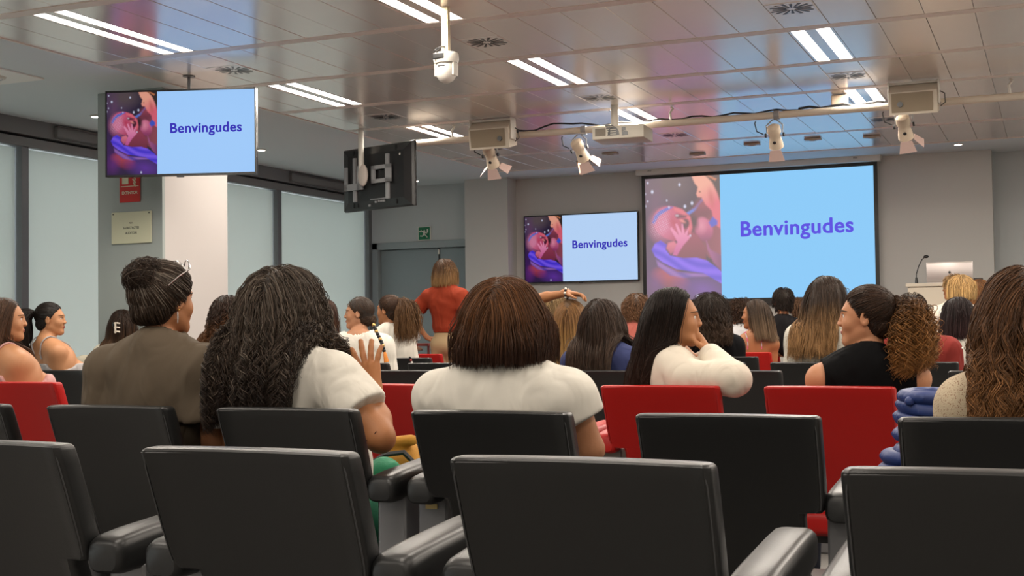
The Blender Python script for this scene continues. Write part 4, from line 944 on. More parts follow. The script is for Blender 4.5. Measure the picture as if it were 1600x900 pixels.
    if kind == 'cami':
        b = MB()
        for q in (-1, 1):
            x = .062*w; p = []
            for y, z in ((-.115, -.10), (-.105, -.03), (-.075, .020), (-.02, .045), (.05, .02), (.085, -.04), (.11, -.10)): p.append(N+Bv(q*x*(1.15 if z > 0 else 1), y*.80, z-.02))
            P_ = []
            for a in range(len(p)-1):
                for t_ in (0, .33, .66): P_.append(p[a]*(1-t_)+p[a+1]*t_)
            P_.append(p[-1]); P_ = np.array(P_)
            for _ in range(6):
                d = np.min([dist(t0, P_[:, 0], P_[:, 1], P_[:, 2]) for t0 in torso+neck], 0)
                gr = np.stack([(np.min([dist(t0, P_[:, 0]+(k == 0)*.004, P_[:, 1]+(k == 1)*.004, P_[:, 2]+(k == 2)*.004) for t0 in torso+neck], 0)-d)/.004 for k in range(3)], 1)
                P_ = P_-gr*(d-.0155)[:, None]*.8
            b.tube([tuple(x_) for x_ in P_], .005, 6)
        b.obj('strap', strap or garb.data.materials[0], root, smooth=True)
    # trousers
    if legs:
        lp = [dict(torso[0])]+[dict(p) for p in legP if True]
        lz = .12
        def clipL(F, X, Y, Z): return np.maximum(np.maximum(F-.009, lz-Z), Z-(hipz+(.13 if not stand else .14)))
        lp.append(dict(torso[1]))
        me = sdf_mesh('trousers', lp, .016, .016, [], clip=clipL, pad=.04); link('trousers', me, M('pants%s' % (pants,), pants, .85, bump=.15, scale=150), root)
        for q in (-1, 1):
            an = legP[3 if q < 0 else 7]; b = MB(); pts = [tuple(an['a']+A3(0, 0, -.035)-Bv(0, .05, 0)), tuple(an['a']+A3(0, 0, -.04)), tuple(an['b']+A3(0, 0, .0)), tuple(an['b']+Bv(0, .05, -.005))]
            b.tube(pts, [.030, .046, .042, .022], 10); b.obj('shoe', M('shoe%s' % (shoe,), shoe, .5), root, smooth=True)
    # face
    def T(*p): return tuple(H+Rh@(A3(*p)*s))
    if face:
        me_ = M('eye_white', (.75, .72, .68), .25); mi = M('iris', (.03, .015, .008), .2)
        for q in (-1, 1):
            e = MB().ball(T(q*.031, FACE['eye']-.0086, -.001), .0118*s, 8).obj('eye', me_, root, smooth=True)
            MB().ball(T(q*.0305, FACE['eye']-.0012, -.001), .0050*s, 6).obj('iris', mi, e, smooth=True)
            MB().tube([T(q*x, y, z) for x, y, z in FACE['lash']], [.0010*s, .0018*s, .0018*s, .0010*s], 5).obj('eyelashes', mi, root, smooth=True)
            MB().tube([T(q*x, y, z) for x, y, z in FACE['brow']], [.0015*s, .0028*s, .0028*s, .0022*s, .0010*s], 6).obj('eyebrow', M('brow', (.03, .018, .010), .7), root, smooth=True)
        MB().tube([T(*p) for p in FACE['up']], [.001*s]+[.0034*s]*7+[.001*s], 6).obj('upper_lip', M('lip', (.34, .075, .055), .4), root, smooth=True)
        MB().tube([T(*p) for p in FACE['lo']], [.001*s]+[.0042*s]*7+[.001*s], 6).obj('lower_lip', M('lip', (.34, .075, .055), .4), root, smooth=True)
    if hair: make_hair(root, H, Rh, s, body_sdf=torso+neck+armP, Rb=Rb, gar_infl=inf, cloth=g, hz=H, **hair)
    return root, dict(H=H, Rh=Rh, N=N, sh=sh, O=O, Bv=Bv, T=T, TL=TL, Rb=Rb)

def surf(P, prims):
    return np.min([dist(p, P[:, 0], P[:, 1], P[:, 2]) for p in prims], 0)
def surf_grad(P, prims, d, h=.004):
    return np.stack([(np.min([dist(p, P[:, 0]+(k == 0)*h, P[:, 1]+(k == 1)*h, P[:, 2]+(k == 2)*h) for p in prims], 0)-d)/h for k in range(3)], 1)
def make_hair(root, H, Rh, s, body_sdf, Rb, gar_infl, cloth, hz, style='loose', length=.35, n=900, root_col=(.03, .015, .01), tip_col=None, curl=0., freq=8., vol=.012, wid=.0016, tie=(0, -.095, .02), part=0., seed=1,
              clump=.5, steps=None, hairline=.03, flare=0., cap_t=.012, var=.35, tail_w=.035, tail_dir=(0, -.6, .2), drape=None, bangs=False, layers=0.3, ball=.05, cap_len=0., side_push=None, grey=None, cut=None, cut_j=.02, vol2=0., rad=None, front=.03, locks=16, pj=.5, helix=.45):
    tip_col = tip_col or root_col; rs = np.random.RandomState(seed); mt = hair_mat(root_col, tip_col, var)
    # scalp cap
    cp = [ell(H+Rh@A3(0, -.018, .026)*s, A3(.074+cap_t, .090+cap_t, .083+cap_t)*s, Rh, .02), ell(H+Rh@A3(0, -.045, -.035)*s, A3(.058+cap_t*.6, .050+cap_t*.6, .062)*s, Rh, .02)]
    if style == 'bun': cp.append(ell(H+Rh@A3(*tie)*s, A3(ball, ball, ball*.9)*s, Rh, .015))
    Rt = Rh.T
    def clip(F, X, Y, Z):
        x, y, z = X-H[0], Y-H[1], Z-H[2]; ly = (Rt[1, 0]*x+Rt[1, 1]*y+Rt[1, 2]*z)/s; lz = (Rt[2, 0]*x+Rt[2, 1]*y+Rt[2, 2]*z)/s
        return np.maximum(F, np.maximum((ly-hairline-.62*lz)*.8*s, (-.088-cap_len-lz)*s))
    me = sdf_mesh('hair_cap', cp, .007, .007, [], clip=clip, pad=.02)
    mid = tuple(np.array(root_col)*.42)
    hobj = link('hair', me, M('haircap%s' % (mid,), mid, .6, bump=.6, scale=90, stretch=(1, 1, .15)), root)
    # roots on the scalp
    P = []; 
    while sum(len(a) for a in P) < n:
        v = rs.normal(0, 1, (n*3, 3)); v /= np.linalg.norm(v, axis=1)[:, None]
        q = v*np.array([.076, .092, .085])+np.array([0, -.018, .026]); m = (q[:, 1]-hairline-.62*q[:, 2] < .004) & (q[:, 2] > -.075); P.append(q[m])
    L0 = np.concatenate(P)[:n]
    if style in ('bun', 'pony'):
        k_ = n//6; v = rs.normal(0, 1, (k_*6, 3)); v /= np.linalg.norm(v, axis=1)[:, None]; v = v[(v[:, 1] < .1) & (v[:, 2] < .35) & (v[:, 2] > -.72)][:k_]
        L0[n-len(v):] = v*np.array([.058, .050, .062])+np.array([0, -.045, -.035])
    nv = (L0-np.array([0, -.018, .026]))/np.array([.076, .092, .085])**2; nv /= np.linalg.norm(nv, axis=1)[:, None]
    pos = H+(L0*s)@Rh.T; nor = nv@Rh.T
    steps = steps or (22 if length > .25 else 16)
    head = [ell(H+Rh@A3(0, -.018, .026)*s, A3(.074, .090, .083)*s, Rh), ell(H+Rh@A3(0, .018, -.02)*s, A3(.070, .070, .088)*s, Rh), ell(H+Rh@A3(0, .085, -.03)*s, A3(.052, .05, .10)*s, Rh), ell(H+Rh@A3(0, -.045, -.035)*s, A3(.058, .050, .062)*s, Rh)]
    coll = head+[p for p in cloth if p['t'] in 'ce']+body_sdf
    coll = head+(body_sdf if style != 'bob' or (cut or 9) > .2 else [p for p in body_sdf if p['b' if p['t'] == 'c' else 'c'][2] > H[2]-.12*s and p['t'] == 'c'])
    down = A3(0, 0, -1.); back = Rh@A3(0, -1, 0); side = Rh@A3(1, 0, 0)
    lift = rs.uniform(.15, 1, n)**1.0*vol*s
    lens = length*s*(1-layers*rs.rand(n)**1.5); path = [pos+nor*cap_t*.6*s]; p = path[0]
    fb = np.where(L0[:, 1] > front, 1., -1.); lx = L0[:, 0]-part; cutz = cut if cut is not None else 9.
    off_tail = rs.normal(0, 1, (n, 3)); off_tail /= np.maximum(1, np.linalg.norm(off_tail, axis=1))[:, None]
    if style in ('loose', 'bob', 'short'):
        v = nor*.35+side[None]*np.sign(lx+rs.normal(0, .010, n))[:, None]*np.clip(.9*L0[:, 2:3]/.09, 0, 1)*.8+back[None]*np.clip((L0[:, 1:2]+.02)/.08, 0, 1)*.9+down*.35
        v /= np.linalg.norm(v, axis=1)[:, None]; ds = (lens/steps)[:, None]
        for i in range(steps):
            f = i/steps; g = .30
            v = v*(1-g)+down*g
            if flare: v = v+nor*np.array([1, 1, 0])*flare*(f > .3)
            if side_push is not None: v = v+A3(*side_push)*.06
            v /= np.linalg.norm(v, axis=1)[:, None]; p = p+v*ds
            d = surf(p, coll); off = cap_t*.6*s+lift*(.5+1.0*min(1, f*2.5))+gar_infl*(f > .45)+vol2*np.clip((H[2]+.06-p[:, 2])/.13, 0, 1)*np.clip((H[2]-.02-cutz-p[:, 2])/-.05, .35, 1)*(lift/(vol*s+1e-9)*.5+.5); m = d < off
            if m.any():
                g_ = surf_grad(p[m], coll, d[m]); g_ /= np.linalg.norm(g_, axis=1)[:, None]+1e-9
                low = (p[m][:, 2] < H[2]-.09*s)[:, None]; bx = Rb[:, 0]; by = Rb[:, 1]
                gx_ = (g_@bx)[:, None]; gy_ = (g_@by)[:, None]; sgn = np.where(fb[m] > 0, 1., -1.)[:, None]
                g2 = g_-bx*gx_*.75-by*gy_+by*(np.abs(gy_)+.55*np.abs(g_[:, 2:3])+.3*np.abs(gx_))*sgn; g2[:, 2] *= .5; g2 /= np.linalg.norm(g2, axis=1)[:, None]+1e-9
                g_ = np.where(low, g2, g_); push = g_*(off[m]-d[m])[:, None]; p[m] = p[m]+push
                vv = v[m]; vv = vv-g_*np.minimum(0, (vv*g_).sum(1))[:, None]; v[m] = vv/(np.linalg.norm(vv, axis=1)[:, None]+1e-9)
            if rad is not None:
                rel = p-H; lx_ = rel@Rh[:, 0]; lim = rad*s*(.80+.20*lift/(vol*s+1e-9)); ex = np.sign(lx_)*np.maximum(np.abs(lx_)-lim, 0)*.8; p = p-ex[:, None]*Rh[:, 0]
            path.append(p.copy())
    else:
        T = H+Rh@A3(*tie)*s; k1 = 9
        start = path[0]
        for i in range(1, k1+1):
            t = (i/k1)**.9; q = start*(1-t)+T*t; d = surf(q, head); off = cap_t*.75*s+lift*.5*(1-t*.5); m = d < off
            if m.any():
                g_ = surf_grad(q[m], head, d[m]); g_ /= np.linalg.norm(g_, axis=1)[:, None]+1e-9; q[m] = q[m]+g_*(off[m]-d[m])[:, None]
            path.append(q)
        p = path[-1]
        if style == 'pony':
            v = np.tile(nrm(Rh@A3(*tail_dir)), (n, 1))+off_tail*.35; ds = (lens/steps)[:, None]
            p = T+off_tail*.012*s
            for i in range(steps):
                f = (i+1)/steps; v = v*.82+down*.22+off_tail*tail_w*(1.2 if f < .4 else -.15)*.8
                if side_push is not None: v = v+A3(*side_push)*.06
                v /= np.linalg.norm(v, axis=1)[:, None]; p = p+v*ds; d = surf(p, coll); off = .012+lift*.6+gar_infl*(f > .3); m = d < off
                if m.any():
                    g_ = surf_grad(p[m], coll, d[m]); g_ /= np.linalg.norm(g_, axis=1)[:, None]+1e-9; p[m] = p[m]+g_*(off[m]-d[m])[:, None]
                path.append(p.copy())
        else:   # bun: strands wind round a ball
            a = rs.uniform(0, 2*PI, n); ax = rs.normal(0, 1, (n, 3)); ax /= np.linalg.norm(ax, axis=1)[:, None]
            b1 = np.cross(ax, [.3, .5, .8]); b1 /= np.linalg.norm(b1, axis=1)[:, None]; b2 = np.cross(ax, b1); rr = (ball*s*rs.uniform(.75, 1.15, n))[:, None]
            turns = rs.uniform(.5, 1.1, n)
            for i in range(13):
                t = a+turns*2*PI*i/12; q = T+(b1*np.cos(t)[:, None]+b2*np.sin(t)[:, None])*rr*(1+.08*np.sin(3*t)[:, None]); path.append(q)
    Pth = np.stack(path, 1); m = Pth.shape[1]
    if cut is not None:     # trim the strands at a height below the head's centre
        zc = H[2]-cut+rs.normal(0, cut_j, n)-.02*rs.rand(n); below = Pth[..., 2] < zc[:, None]; below[:, :3] = False; first = np.where(below.any(1), below.argmax(1), m-1)
        z0 = Pth[np.arange(n), first-1, 2]; z1 = Pth[np.arange(n), first, 2]; fr_ = np.where(below.any(1), np.clip((z0-zc)/np.maximum(z0-z1, 1e-5), 0, 1), 1.); end = first-1+fr_
        t = np.linspace(0, 1, m)[None]*end[:, None]; i0 = np.clip(t.astype(int), 0, m-2); w_ = (t-i0)[..., None]; ar = np.arange(n)[:, None]
        Pth = Pth[ar, i0]*(1-w_)+Pth[ar, i0+1]*w_; lens = np.sqrt((np.diff(Pth, axis=1)**2).sum(2)).sum(1)
    # clumps and curls
    if style != 'short':
        nc = max(8, n//locks); gi = rs.randint(0, n, nc); key = np.argmin(((L0[:, None]-L0[gi][None])**2).sum(2), 1); G = Pth[gi[key]]
        f = np.linspace(0, 1, m)[None, :, None]; Pth = Pth+(G-Pth)*clump*f**.8*.75; phc = rs.uniform(0, 2*PI, nc)[key]+rs.normal(0, pj, n); fr = freq*rs.uniform(.8, 1.2, nc)[key]; AMP = rs.uniform(.6, 1.35, nc)[key][:, None]; HAND = (np.sign(rs.rand(nc)-.5)*helix)[key][:, None]
    else: phc = rs.uniform(0, 6, n); fr = np.full(n, freq); HAND = 1.
    if curl:
        # resample to carry the curls
        K = int(max(m, 9*freq*length*1.2)); t0 = np.linspace(0, 1, m); t1 = np.linspace(0, 1, K); idx = np.clip(np.searchsorted(t0, t1, 'right')-1, 0, m-2); w = ((t1-t0[idx])/(t0[idx+1]-t0[idx]))[None, :, None]
        Pth = Pth[:, idx]*(1-w)+Pth[:, idx+1]*w; m = K
        t = np.linspace(0, 1, m)[None, :]; a = 2*PI*fr[:, None]*lens[:, None]*t+phc[:, None]; amp = curl*np.clip((t-.12)*2.2, 0, 1)*(AMP if style != 'short' else 1.)*rs.uniform(.85, 1.15, n)[:, None]
        tg = np.gradient(Pth, axis=1); tg /= np.linalg.norm(tg, axis=2)[..., None]+1e-9
        b1 = np.cross(tg, np.array([.35, .90, .25])); b1 /= np.linalg.norm(b1, axis=2)[..., None]+1e-9; b2 = np.cross(tg, b1)
        Pth = Pth+b1*(amp*np.cos(a))[..., None]+b2*(amp*np.sin(a)*HAND)[..., None]
    hc = bpy.data.hair_curves.new('strands'); hc.add_curves([m]*n)
    hc.points.foreach_set('position', Pth.astype(np.float32).ravel())
    r = (wid*.5*np.ones((n, m))*np.clip(1.35-np.linspace(0, 1, m)[None]**3*1.1, .2, 1)).astype(np.float32)
    at = hc.attributes.get('radius') or hc.attributes.new('radius', 'FLOAT', 'POINT'); at.data.foreach_set('value', r.ravel())
    o = bpy.data.objects.new('hair_strands', hc); hc.materials.append(mt); o.parent = hobj; COL.objects.link(o); o['kind'] = 'stuff'
    if grey:
        n2 = int(n*grey[1]); hg = bpy.data.hair_curves.new('strands'); hg.add_curves([m]*n2); hg.points.foreach_set('position', (Pth[:n2]+rs.normal(0, .003, (n2, 1, 3))).astype(np.float32).ravel())
        at = hg.attributes.get('radius') or hg.attributes.new('radius', 'FLOAT', 'POINT'); at.data.foreach_set('value', r[:n2].ravel())
        o = bpy.data.objects.new('grey_strands', hg); hg.materials.append(hair_mat(grey[0], root_col, .3)); o.parent = hobj; COL.objects.link(o); o['kind'] = 'stuff'
    return hobj
def HP(px, py, Y): a = atY(px, py, Y); return (a.x, a.y, a.z)
BLACKH = (.012, .008, .006); DKBR = (.030, .016, .010); BR = (.060, .030, .016); SK2 = (.37, .155, .068); SK3 = (.49, .235, .115)
WH = (.70, .66, .585)
pers = {}
def person(key, label, px, py, Y, body, head, **k):
    pers[key] = build_person('person', label, HP(px, py, Y), body, head, **k)
# ---- second row
person('olive', 'woman in an olive brown shirt with pinned-up greying hair, left in the second row', 258, 468, 3.64, -4, -16, body_off=(.03, .07), wide=1.38, sw=.17, scale=1.06, fine=.0045,
       hair=dict(style='bun', n=7000, root_col=(.048, .030, .020), tip_col=(.026, .014, .009), tie=(0, -.078, .068), ball=.062, vol=.030, wid=.0014, curl=.006, freq=9, clump=.6, cap_t=.016, grey=((.20, .165, .135), .16), var=.5), skin=(.42, .18, .082),
       top=dict(kind='tee', col=(.105, .078, .052), loose=.03, infl=.022, fold=.006, neck=.095, res=.008, name='shirt'))
person('curls', 'woman with long dark grey-streaked curls in a white T-shirt, raising her right hand', 445, 482, 3.66, 2, 0, body_off=(.0, .05), wide=1.32, scale=1.02, fine=.0045,
       hair=dict(style='loose', length=.62, n=7500, root_col=(.075, .054, .040), tip_col=(.018, .010, .007), vol=.060, vol2=.020, wid=.0020, curl=.014, freq=15, clump=.93, locks=50, pj=.25, cut=.34, cut_j=.05, cap_t=.022, layers=.3, var=.5, grey=((.17, .14, .11), .14), side_push=(-.12, -.1, 0), rad=.15),
       top=dict(kind='tee', col=WH, loose=.018, infl=.018, fold=.004, neck=.09, name='t_shirt', res=.008, hem0=.10), pants=(.008, .12, .06), skin=(.42, .175, .072),
       arms=dict(R=dict(elbow=HP(594, 684, 3.62), wrist=HP(584, 616, 3.74), dir=(-.26, .12, 1), palm=(.15, 1, .05), thumb=(-1, .1, .1), curl=.10, spread=.38, curls=(.06, .08, .1, .16), fat=1.25, hs=1.14)))
person('bob', 'woman with a smooth brown bob and a white blouse, seen from behind', 790, 500, 3.64, 4, 2, body_off=(0, .05), wide=1.36, fine=.006,
       hair=dict(style='bob', length=.40, n=9000, root_col=(.130, .052, .018), tip_col=(.040, .016, .008), vol=.034, vol2=.038, wid=.0015, clump=.35, curl=.002, freq=5, layers=.05, cut=.125, cut_j=.008, cap_t=.020, var=.4, rad=.150),
       top=dict(kind='cap', col=WH, loose=.012, infl=.018, neck=.088, name='blouse', fold=.003, res=.008), arms=dict(R=dict(elbow=HP(922, 702, 3.66), wrist=HP(900, 730, 3.90), fat=1.1)))
person('edge', 'woman with very long wavy light brown hair and a lace top at the right edge', 1604, 492, 3.64, -2, 6, body_off=(0, .05), wide=1.0, sw=.155, fine=.006,
       hair=dict(style='loose', length=.62, n=8000, root_col=(.095, .042, .018), tip_col=(.22, .100, .036), vol=.040, vol2=.012, wid=.0018, curl=.012, freq=11, clump=.85, locks=40, pj=.25, cut=.30, cut_j=.03, cap_t=.018, var=.5, layers=.25, side_push=(-.12, -.1, 0), rad=.15),
       top=dict(kind='cap', col=(.62, .52, .38), loose=.015, infl=.016, neck=.085, name='lace_top', res=.008, mat='lace'))
# ---- third row
person('sweater', 'woman in a cream sweater with long black hair, arm laid over the red seat back', 1056, 496, 5.22, -48, -76, body_off=(-.03, .09), head_roll=0, scale=1.04, fine=.004, wide=1.02, skin=(.42, .185, .082),
       hair=dict(style='loose', length=.52, n=6500, root_col=(.012, .007, .005), tip_col=(.028, .013, .008), vol=.024, wid=.002, clump=.6, cut=.33, cut_j=.02, cap_t=.014, curl=.006, freq=5, layers=.15, hairline=.0, rad=.10, front=.2, side_push=(-.75, -.25, 0)),
       top=dict(kind='long', col=(.70, .63, .53), infl=.016, loose=.016, fold=.004, name='sweater', res=.007),
       arms=dict(R=dict(elbow=HP(1146, 592, 5.02), wrist=HP(1108, 553, 5.22), dir=(-.45, .35, .75), palm=(-.6, -.2, -.6), thumb=(-.3, -.8, .3), curl=.9), L=dict(elbow=HP(1110, 582, 5.40), wrist=HP(1088, 566, 5.34), dir=(-.5, -.1, .6), palm=(-.8, 0, -.3), thumb=(0, -1, 0), curl=.9)))
person('black_top', 'woman in a black sleeveless top with a big curly ponytail, face in profile', 1352, 494, 5.22, 16, 92, body_off=(.10, .09), scale=1.04, fine=.004, wide=1.14, skin=(.50, .23, .12),
       hair=dict(style='pony', length=.34, n=5200, root_col=(.030, .014, .007), tip_col=(.27, .120, .034), tie=(0, -.092, .055), tail_w=.20, tail_dir=(0, -.9, -.35), vol=.014, wid=.0026, curl=.013, freq=26, helix=1., clump=.90, locks=26, pj=.15, cap_t=.010, hairline=.020, var=.5),
       top=dict(kind='sleeveless', col=(.003, .003, .0035), infl=.012, neck=.085, fold=.0015, name='sleeveless_top', res=.007))
person('pink_cami', 'woman in a pink camisole at the left edge, looking right', 10, 499, 5.22, -12, -50, body_off=(.0, .09), fine=.005, wide=1.08, skin=SK3,
       hair=dict(style='loose', length=.45, n=2200, root_col=BR, tip_col=(.09, .05, .03), vol=.010, wid=.0025, cut=.20, cap_t=.010, clump=.5, hairline=.005, side_push=(-.5, -.4, 0)), top=dict(kind='cami', col=(.62, .36, .34), name='camisole', drop=.055))
# ---- fourth row
person('black_pony', 'smiling woman with a black ponytail and a grey lace camisole, looking right', 80, 498, 7.0, -22, -62, body_off=(-.01, .10), fine=.0055, wide=1.05, skin=SK3,
       hair=dict(style='pony', length=.36, n=1500, root_col=BLACKH, tip_col=BLACKH, tie=(0, -.10, .035), tail_w=.12, vol=.008, wid=.003, clump=.4, cap_t=.009, hairline=.018), top=dict(kind='cami', col=(.40, .38, .38), name='camisole', drop=.075), )
person('auburn_curls', 'woman with brown ringlets in a cream tank top, beside the white pillar side', 361, 491, 7.0, -10, -38, body_off=(0, .10), fine=.007, wide=1.08, skin=SK2,
       hair=dict(style='loose', length=.42, n=2200, root_col=DKBR, tip_col=(.16, .070, .025), vol=.030, wid=.003, curl=.012, freq=22, helix=1., clump=.6, cut=.20, cut_j=.03, cap_t=.016, side_push=(-.35, -.1, 0)), top=dict(kind='cami', col=(.70, .66, .58), name='tank_top', strap=None))
person('long_dark', 'woman with long straight dark brown hair, right of the long blond hair', 943, 501, 7.0, 6, -22, body_off=(0, .10), fine=.007, wide=1.08, skin=SK3,
       hair=dict(style='loose', length=.55, n=3600, root_col=(.040, .024, .016), tip_col=(.058, .036, .024), vol=.034, vol2=.028, wid=.0025, cut=.34, cut_j=.015, cap_t=.014, clump=.4, curl=.003, freq=7, layers=.1, rad=.15), top=dict(kind='tee', col=(.03, .04, .12)))
# ---- fifth row
person('clip', 'woman with a pale claw clip in her dark hair, mostly hidden by the olive shirt', 192, 507, 8.55, 30, 26, body_off=(0, .10), fine=.009, coarse=.015, skin=SK2,
       hair=dict(style='loose', length=.42, n=1500, root_col=DKBR, tip_col=(.09, .045, .022), vol=.022, wid=.0035, cut=.28, cut_j=.02, side_push=(-.4, 0, 0)), top=dict(kind='tee', col=(.70, .66, .56)))
person('auburn', 'woman with smooth auburn hair peeking out right of the long grey curls', 509, 491, 8.55, 0, -6, body_off=(0, .10), fine=.009, coarse=.015, skin=SK2,
       hair=dict(style='loose', length=.42, n=1500, root_col=(.05, .022, .013), tip_col=(.10, .045, .02), vol=.014, wid=.0035, cut=.24, hairline=.0), top=dict(kind='tee', col=(.5, .48, .45)))
person('puff', 'woman in a white puff-sleeved blouse with a low bun, profile to the left', 560, 489, 8.5, 26, 112, body_off=(.10, .12), fine=.0055, coarse=.012, wide=1.2, scale=1.05, skin=(.43, .21, .115),
       hair=dict(style='bun', n=1800, root_col=(.045, .026, .016), tip_col=(.085, .05, .03), tie=(0, -.092, -.055), ball=.036, vol=.006, wid=.003, cap_t=.010, hairline=.016, clump=.3), top=dict(kind='puff', col=WH, loose=.02, infl=.018, neck=.115, nback=-.02, nz=0, name='blouse') if False else dict(kind='puff', col=WH, loose=.02, infl=.018, neck=.11, nback=-.03, name='blouse'))
person('blond_arm', 'woman with long straight blond hair resting her arm over her head', 893, 493, 8.55, 8, 4, body_off=(-.02, .10), fine=.0055, skin=(.36, .155, .065),
       hair=dict(style='loose', length=.55, n=3000, root_col=(.19, .095, .035), tip_col=(.50, .29, .10), vol=.010, wid=.003, cut=.34, cap_t=.010, clump=.35, layers=.1), top=dict(kind='cami', col=(.02, .035, .12), name='navy_top'),
       arms=dict(L=dict(elbow=HP(832, 468, 8.60), wrist=HP(884, 458, 8.50), dir=(1, .0, -.12), palm=(.1, -.2, -1), thumb=(.1, -1, .1), curl=.42, hs=1.08)))
person('ombre', 'woman with long brown-to-blond hair and white lace blouse before the projection screen', 1296, 463, 8.5, -6, -48, body_off=(-.10, .12), fine=.007, wide=1.3, scale=1.1, skin=SK2,
       hair=dict(style='loose', length=.60, n=3600, root_col=(.030, .018, .012), tip_col=(.30, .165, .070), vol=.026, wid=.003, cut=.36, cut_j=.03, cap_t=.014, curl=.005, freq=6, clump=.5, side_push=(-.5, -.2, 0), layers=.15), top=dict(kind='puff', col=(.72, .68, .60), loose=.02, infl=.02, mat='white_lace', name='lace_blouse'))
person('rust_polo', 'person in a dusty red polo shirt hidden behind the curly ponytail', 1424, 490, 8.55, 0, 10, body_off=(.10, .10), fine=.009, coarse=.014, wide=1.42, male=True, skin=SK2, hair=dict(style='short', length=.03, n=900, root_col=DKBR, vol=.003, wid=.003),
       top=dict(kind='tee', col=(.20, .020, .015), loose=.02, infl=.02, name='polo_shirt'))
# ---- sixth row
person('pony_right', 'woman in a white top with a wavy brown half ponytail, left of the standing woman', 607, 484, 10.1, 20, 88, body_off=(.02, .12), fine=.007, coarse=.014, scale=1.12, skin=SK2,
       hair=dict(style='pony', length=.42, n=1800, root_col=(.045, .022, .012), tip_col=(.15, .075, .03), tie=(0, -.085, .075), tail_w=.16, tail_dir=(0, -.8, -.1), wid=.0035, curl=.008, freq=12, vol=.012, cap_t=.012, clump=.5), top=dict(kind='tee', col=WH, loose=.02))
person('dark_curls', 'woman with dark wavy hair and a black top, right of the cream sweater', 1110, 487, 10.1, 4, 14, body_off=(.05, .12), fine=.009, coarse=.014, wide=1.25, scale=1.14, skin=SK2,
       hair=dict(style='loose', length=.45, n=2400, root_col=(.022, .014, .010), tip_col=(.050, .028, .016), vol=.045, wid=.0035, curl=.012, freq=12, cut=.23, cut_j=.03, cap_t=.018, side_push=(.4, -.1, 0), clump=.6, rad=.15), top=dict(kind='tee', col=(.006, .006, .007), loose=.02))
person('dark_bob', 'woman with a dark straight bob and white T-shirt, right of the curly ponytail', 1501, 491, 10.1, -8, -46, body_off=(.06, .12), fine=.007, coarse=.014, wide=1.1, scale=1.05, skin=SK3,
       hair=dict(style='bob', length=.36, n=2200, root_col=(.016, .009, .009), tip_col=(.030, .012, .012), vol=.020, vol2=.014, wid=.003, cut=.17, cut_j=.012, cap_t=.014, clump=.3, hairline=.0, side_push=(-.4, -.3, 0)), top=dict(kind='tee', col=WH))
# ---- seventh row
person('light_curls', 'person with short curly light brown hair and a coral top, behind the long black hair', 993, 480, 11.7, 0, 20, body_off=(.02, .12), fine=.010, coarse=.016, skin=SK2,
       hair=dict(style='bob', length=.22, n=1100, root_col=(.11, .055, .028), tip_col=(.16, .08, .04), vol=.03, wid=.0045, curl=.01, freq=20, cut=.13, cap_t=.018), top=dict(kind='tee', col=(.50, .14, .11)))
person('stripes', 'woman in a striped pink and grey tank top, profile to the left', 1179, 491, 11.7, 10, 88, body_off=(.10, .12), fine=.0065, coarse=.014, scale=1.16, skin=SK2,
       hair=dict(style='bob', length=.42, n=1800, root_col=(.045, .028, .018), tip_col=(.17, .11, .065), vol=.016, wid=.0035, cut=.22, cap_t=.012, hairline=.0, clump=.4, side_push=(.8, -.2, 0)), top=dict(kind='cami', col=(.45, .12, .20), mat='stripes', name='tank_top'))
person('far_beige', 'person with pale blond hair behind the raised arm', 868, 478, 11.7, 0, 0, body_off=(0, .12), fine=.011, coarse=.016, hair=dict(style='short', length=.10, n=800, root_col=(.30, .20, .10), vol=.02, wid=.005), top=dict(kind='tee', col=(.6, .55, .48)))
# ---- eighth row
person('man_left', 'man with short dark hair and a grey shirt, looking left below the projection screen', 1156, 487, 13.3, 20, 62, body_off=(.02, .12), fine=.009, coarse=.016, male=True, scale=1.12, skin=SK2,
       hair=dict(style='short', length=.07, n=900, root_col=DKBR, vol=.014, wid=.005, curl=.004, freq=30), top=dict(kind='tee', col=(.36, .38, .42)))
person('man_black', 'man with close-cropped black hair and a black collared shirt', 1223, 471, 13.3, 0, 30, body_off=(0, .12), fine=.009, coarse=.016, male=True, scale=1.16, wide=1.15, skin=SK2,
       hair=dict(style='short', length=.04, n=1200, root_col=(.014, .010, .009), vol=.006, wid=.004, cap_t=.008), top=dict(kind='tee', col=(.006, .006, .008)))
person('far_brown', 'person with brown hair, only the crown showing right of the man in black', 1253, 484, 13.95, 0, 0, body_off=(0, .12), fine=.011, coarse=.016, hair=dict(style='short', length=.09, n=600, root_col=(.09, .05, .03), vol=.02, wid=.006), top=dict(kind='tee', col=(.4, .4, .4)))
person('far_blond', 'person with blond hair, only the crown showing beside the standing woman', 737, 484, 13.3, 0, 10, body_off=(0, .12), fine=.011, coarse=.016, hair=dict(style='bob', length=.25, n=900, root_col=(.30, .20, .09), vol=.02, wid=.005, cut=.14), top=dict(kind='tee', col=WH))
person('far_grey', 'person with short sandy hair, tiny between the white tops and the standing woman', 628, 482, 13.3, 0, 0, body_off=(0, .12), fine=.011, coarse=.016, hair=dict(style='short', length=.08, n=600, root_col=(.26, .17, .09), vol=.014, wid=.006), top=dict(kind='tee', col=(.5, .5, .5)))
person('blond_bob', 'person with a straight blond bob and white shirt, in front of the lectern', 1502, 452, 13.3, 10, 22, body_off=(-.02, .12), fine=.009, coarse=.016, scale=1.1, skin=SK3,
       hair=dict(style='bob', length=.26, n=1800, root_col=(.36, .23, .10), tip_col=(.46, .31, .14), vol=.022, wid=.004, cut=.08, cut_j=.01, cap_t=.018, clump=.3), top=dict(kind='tee', col=(.66, .64, .60)))
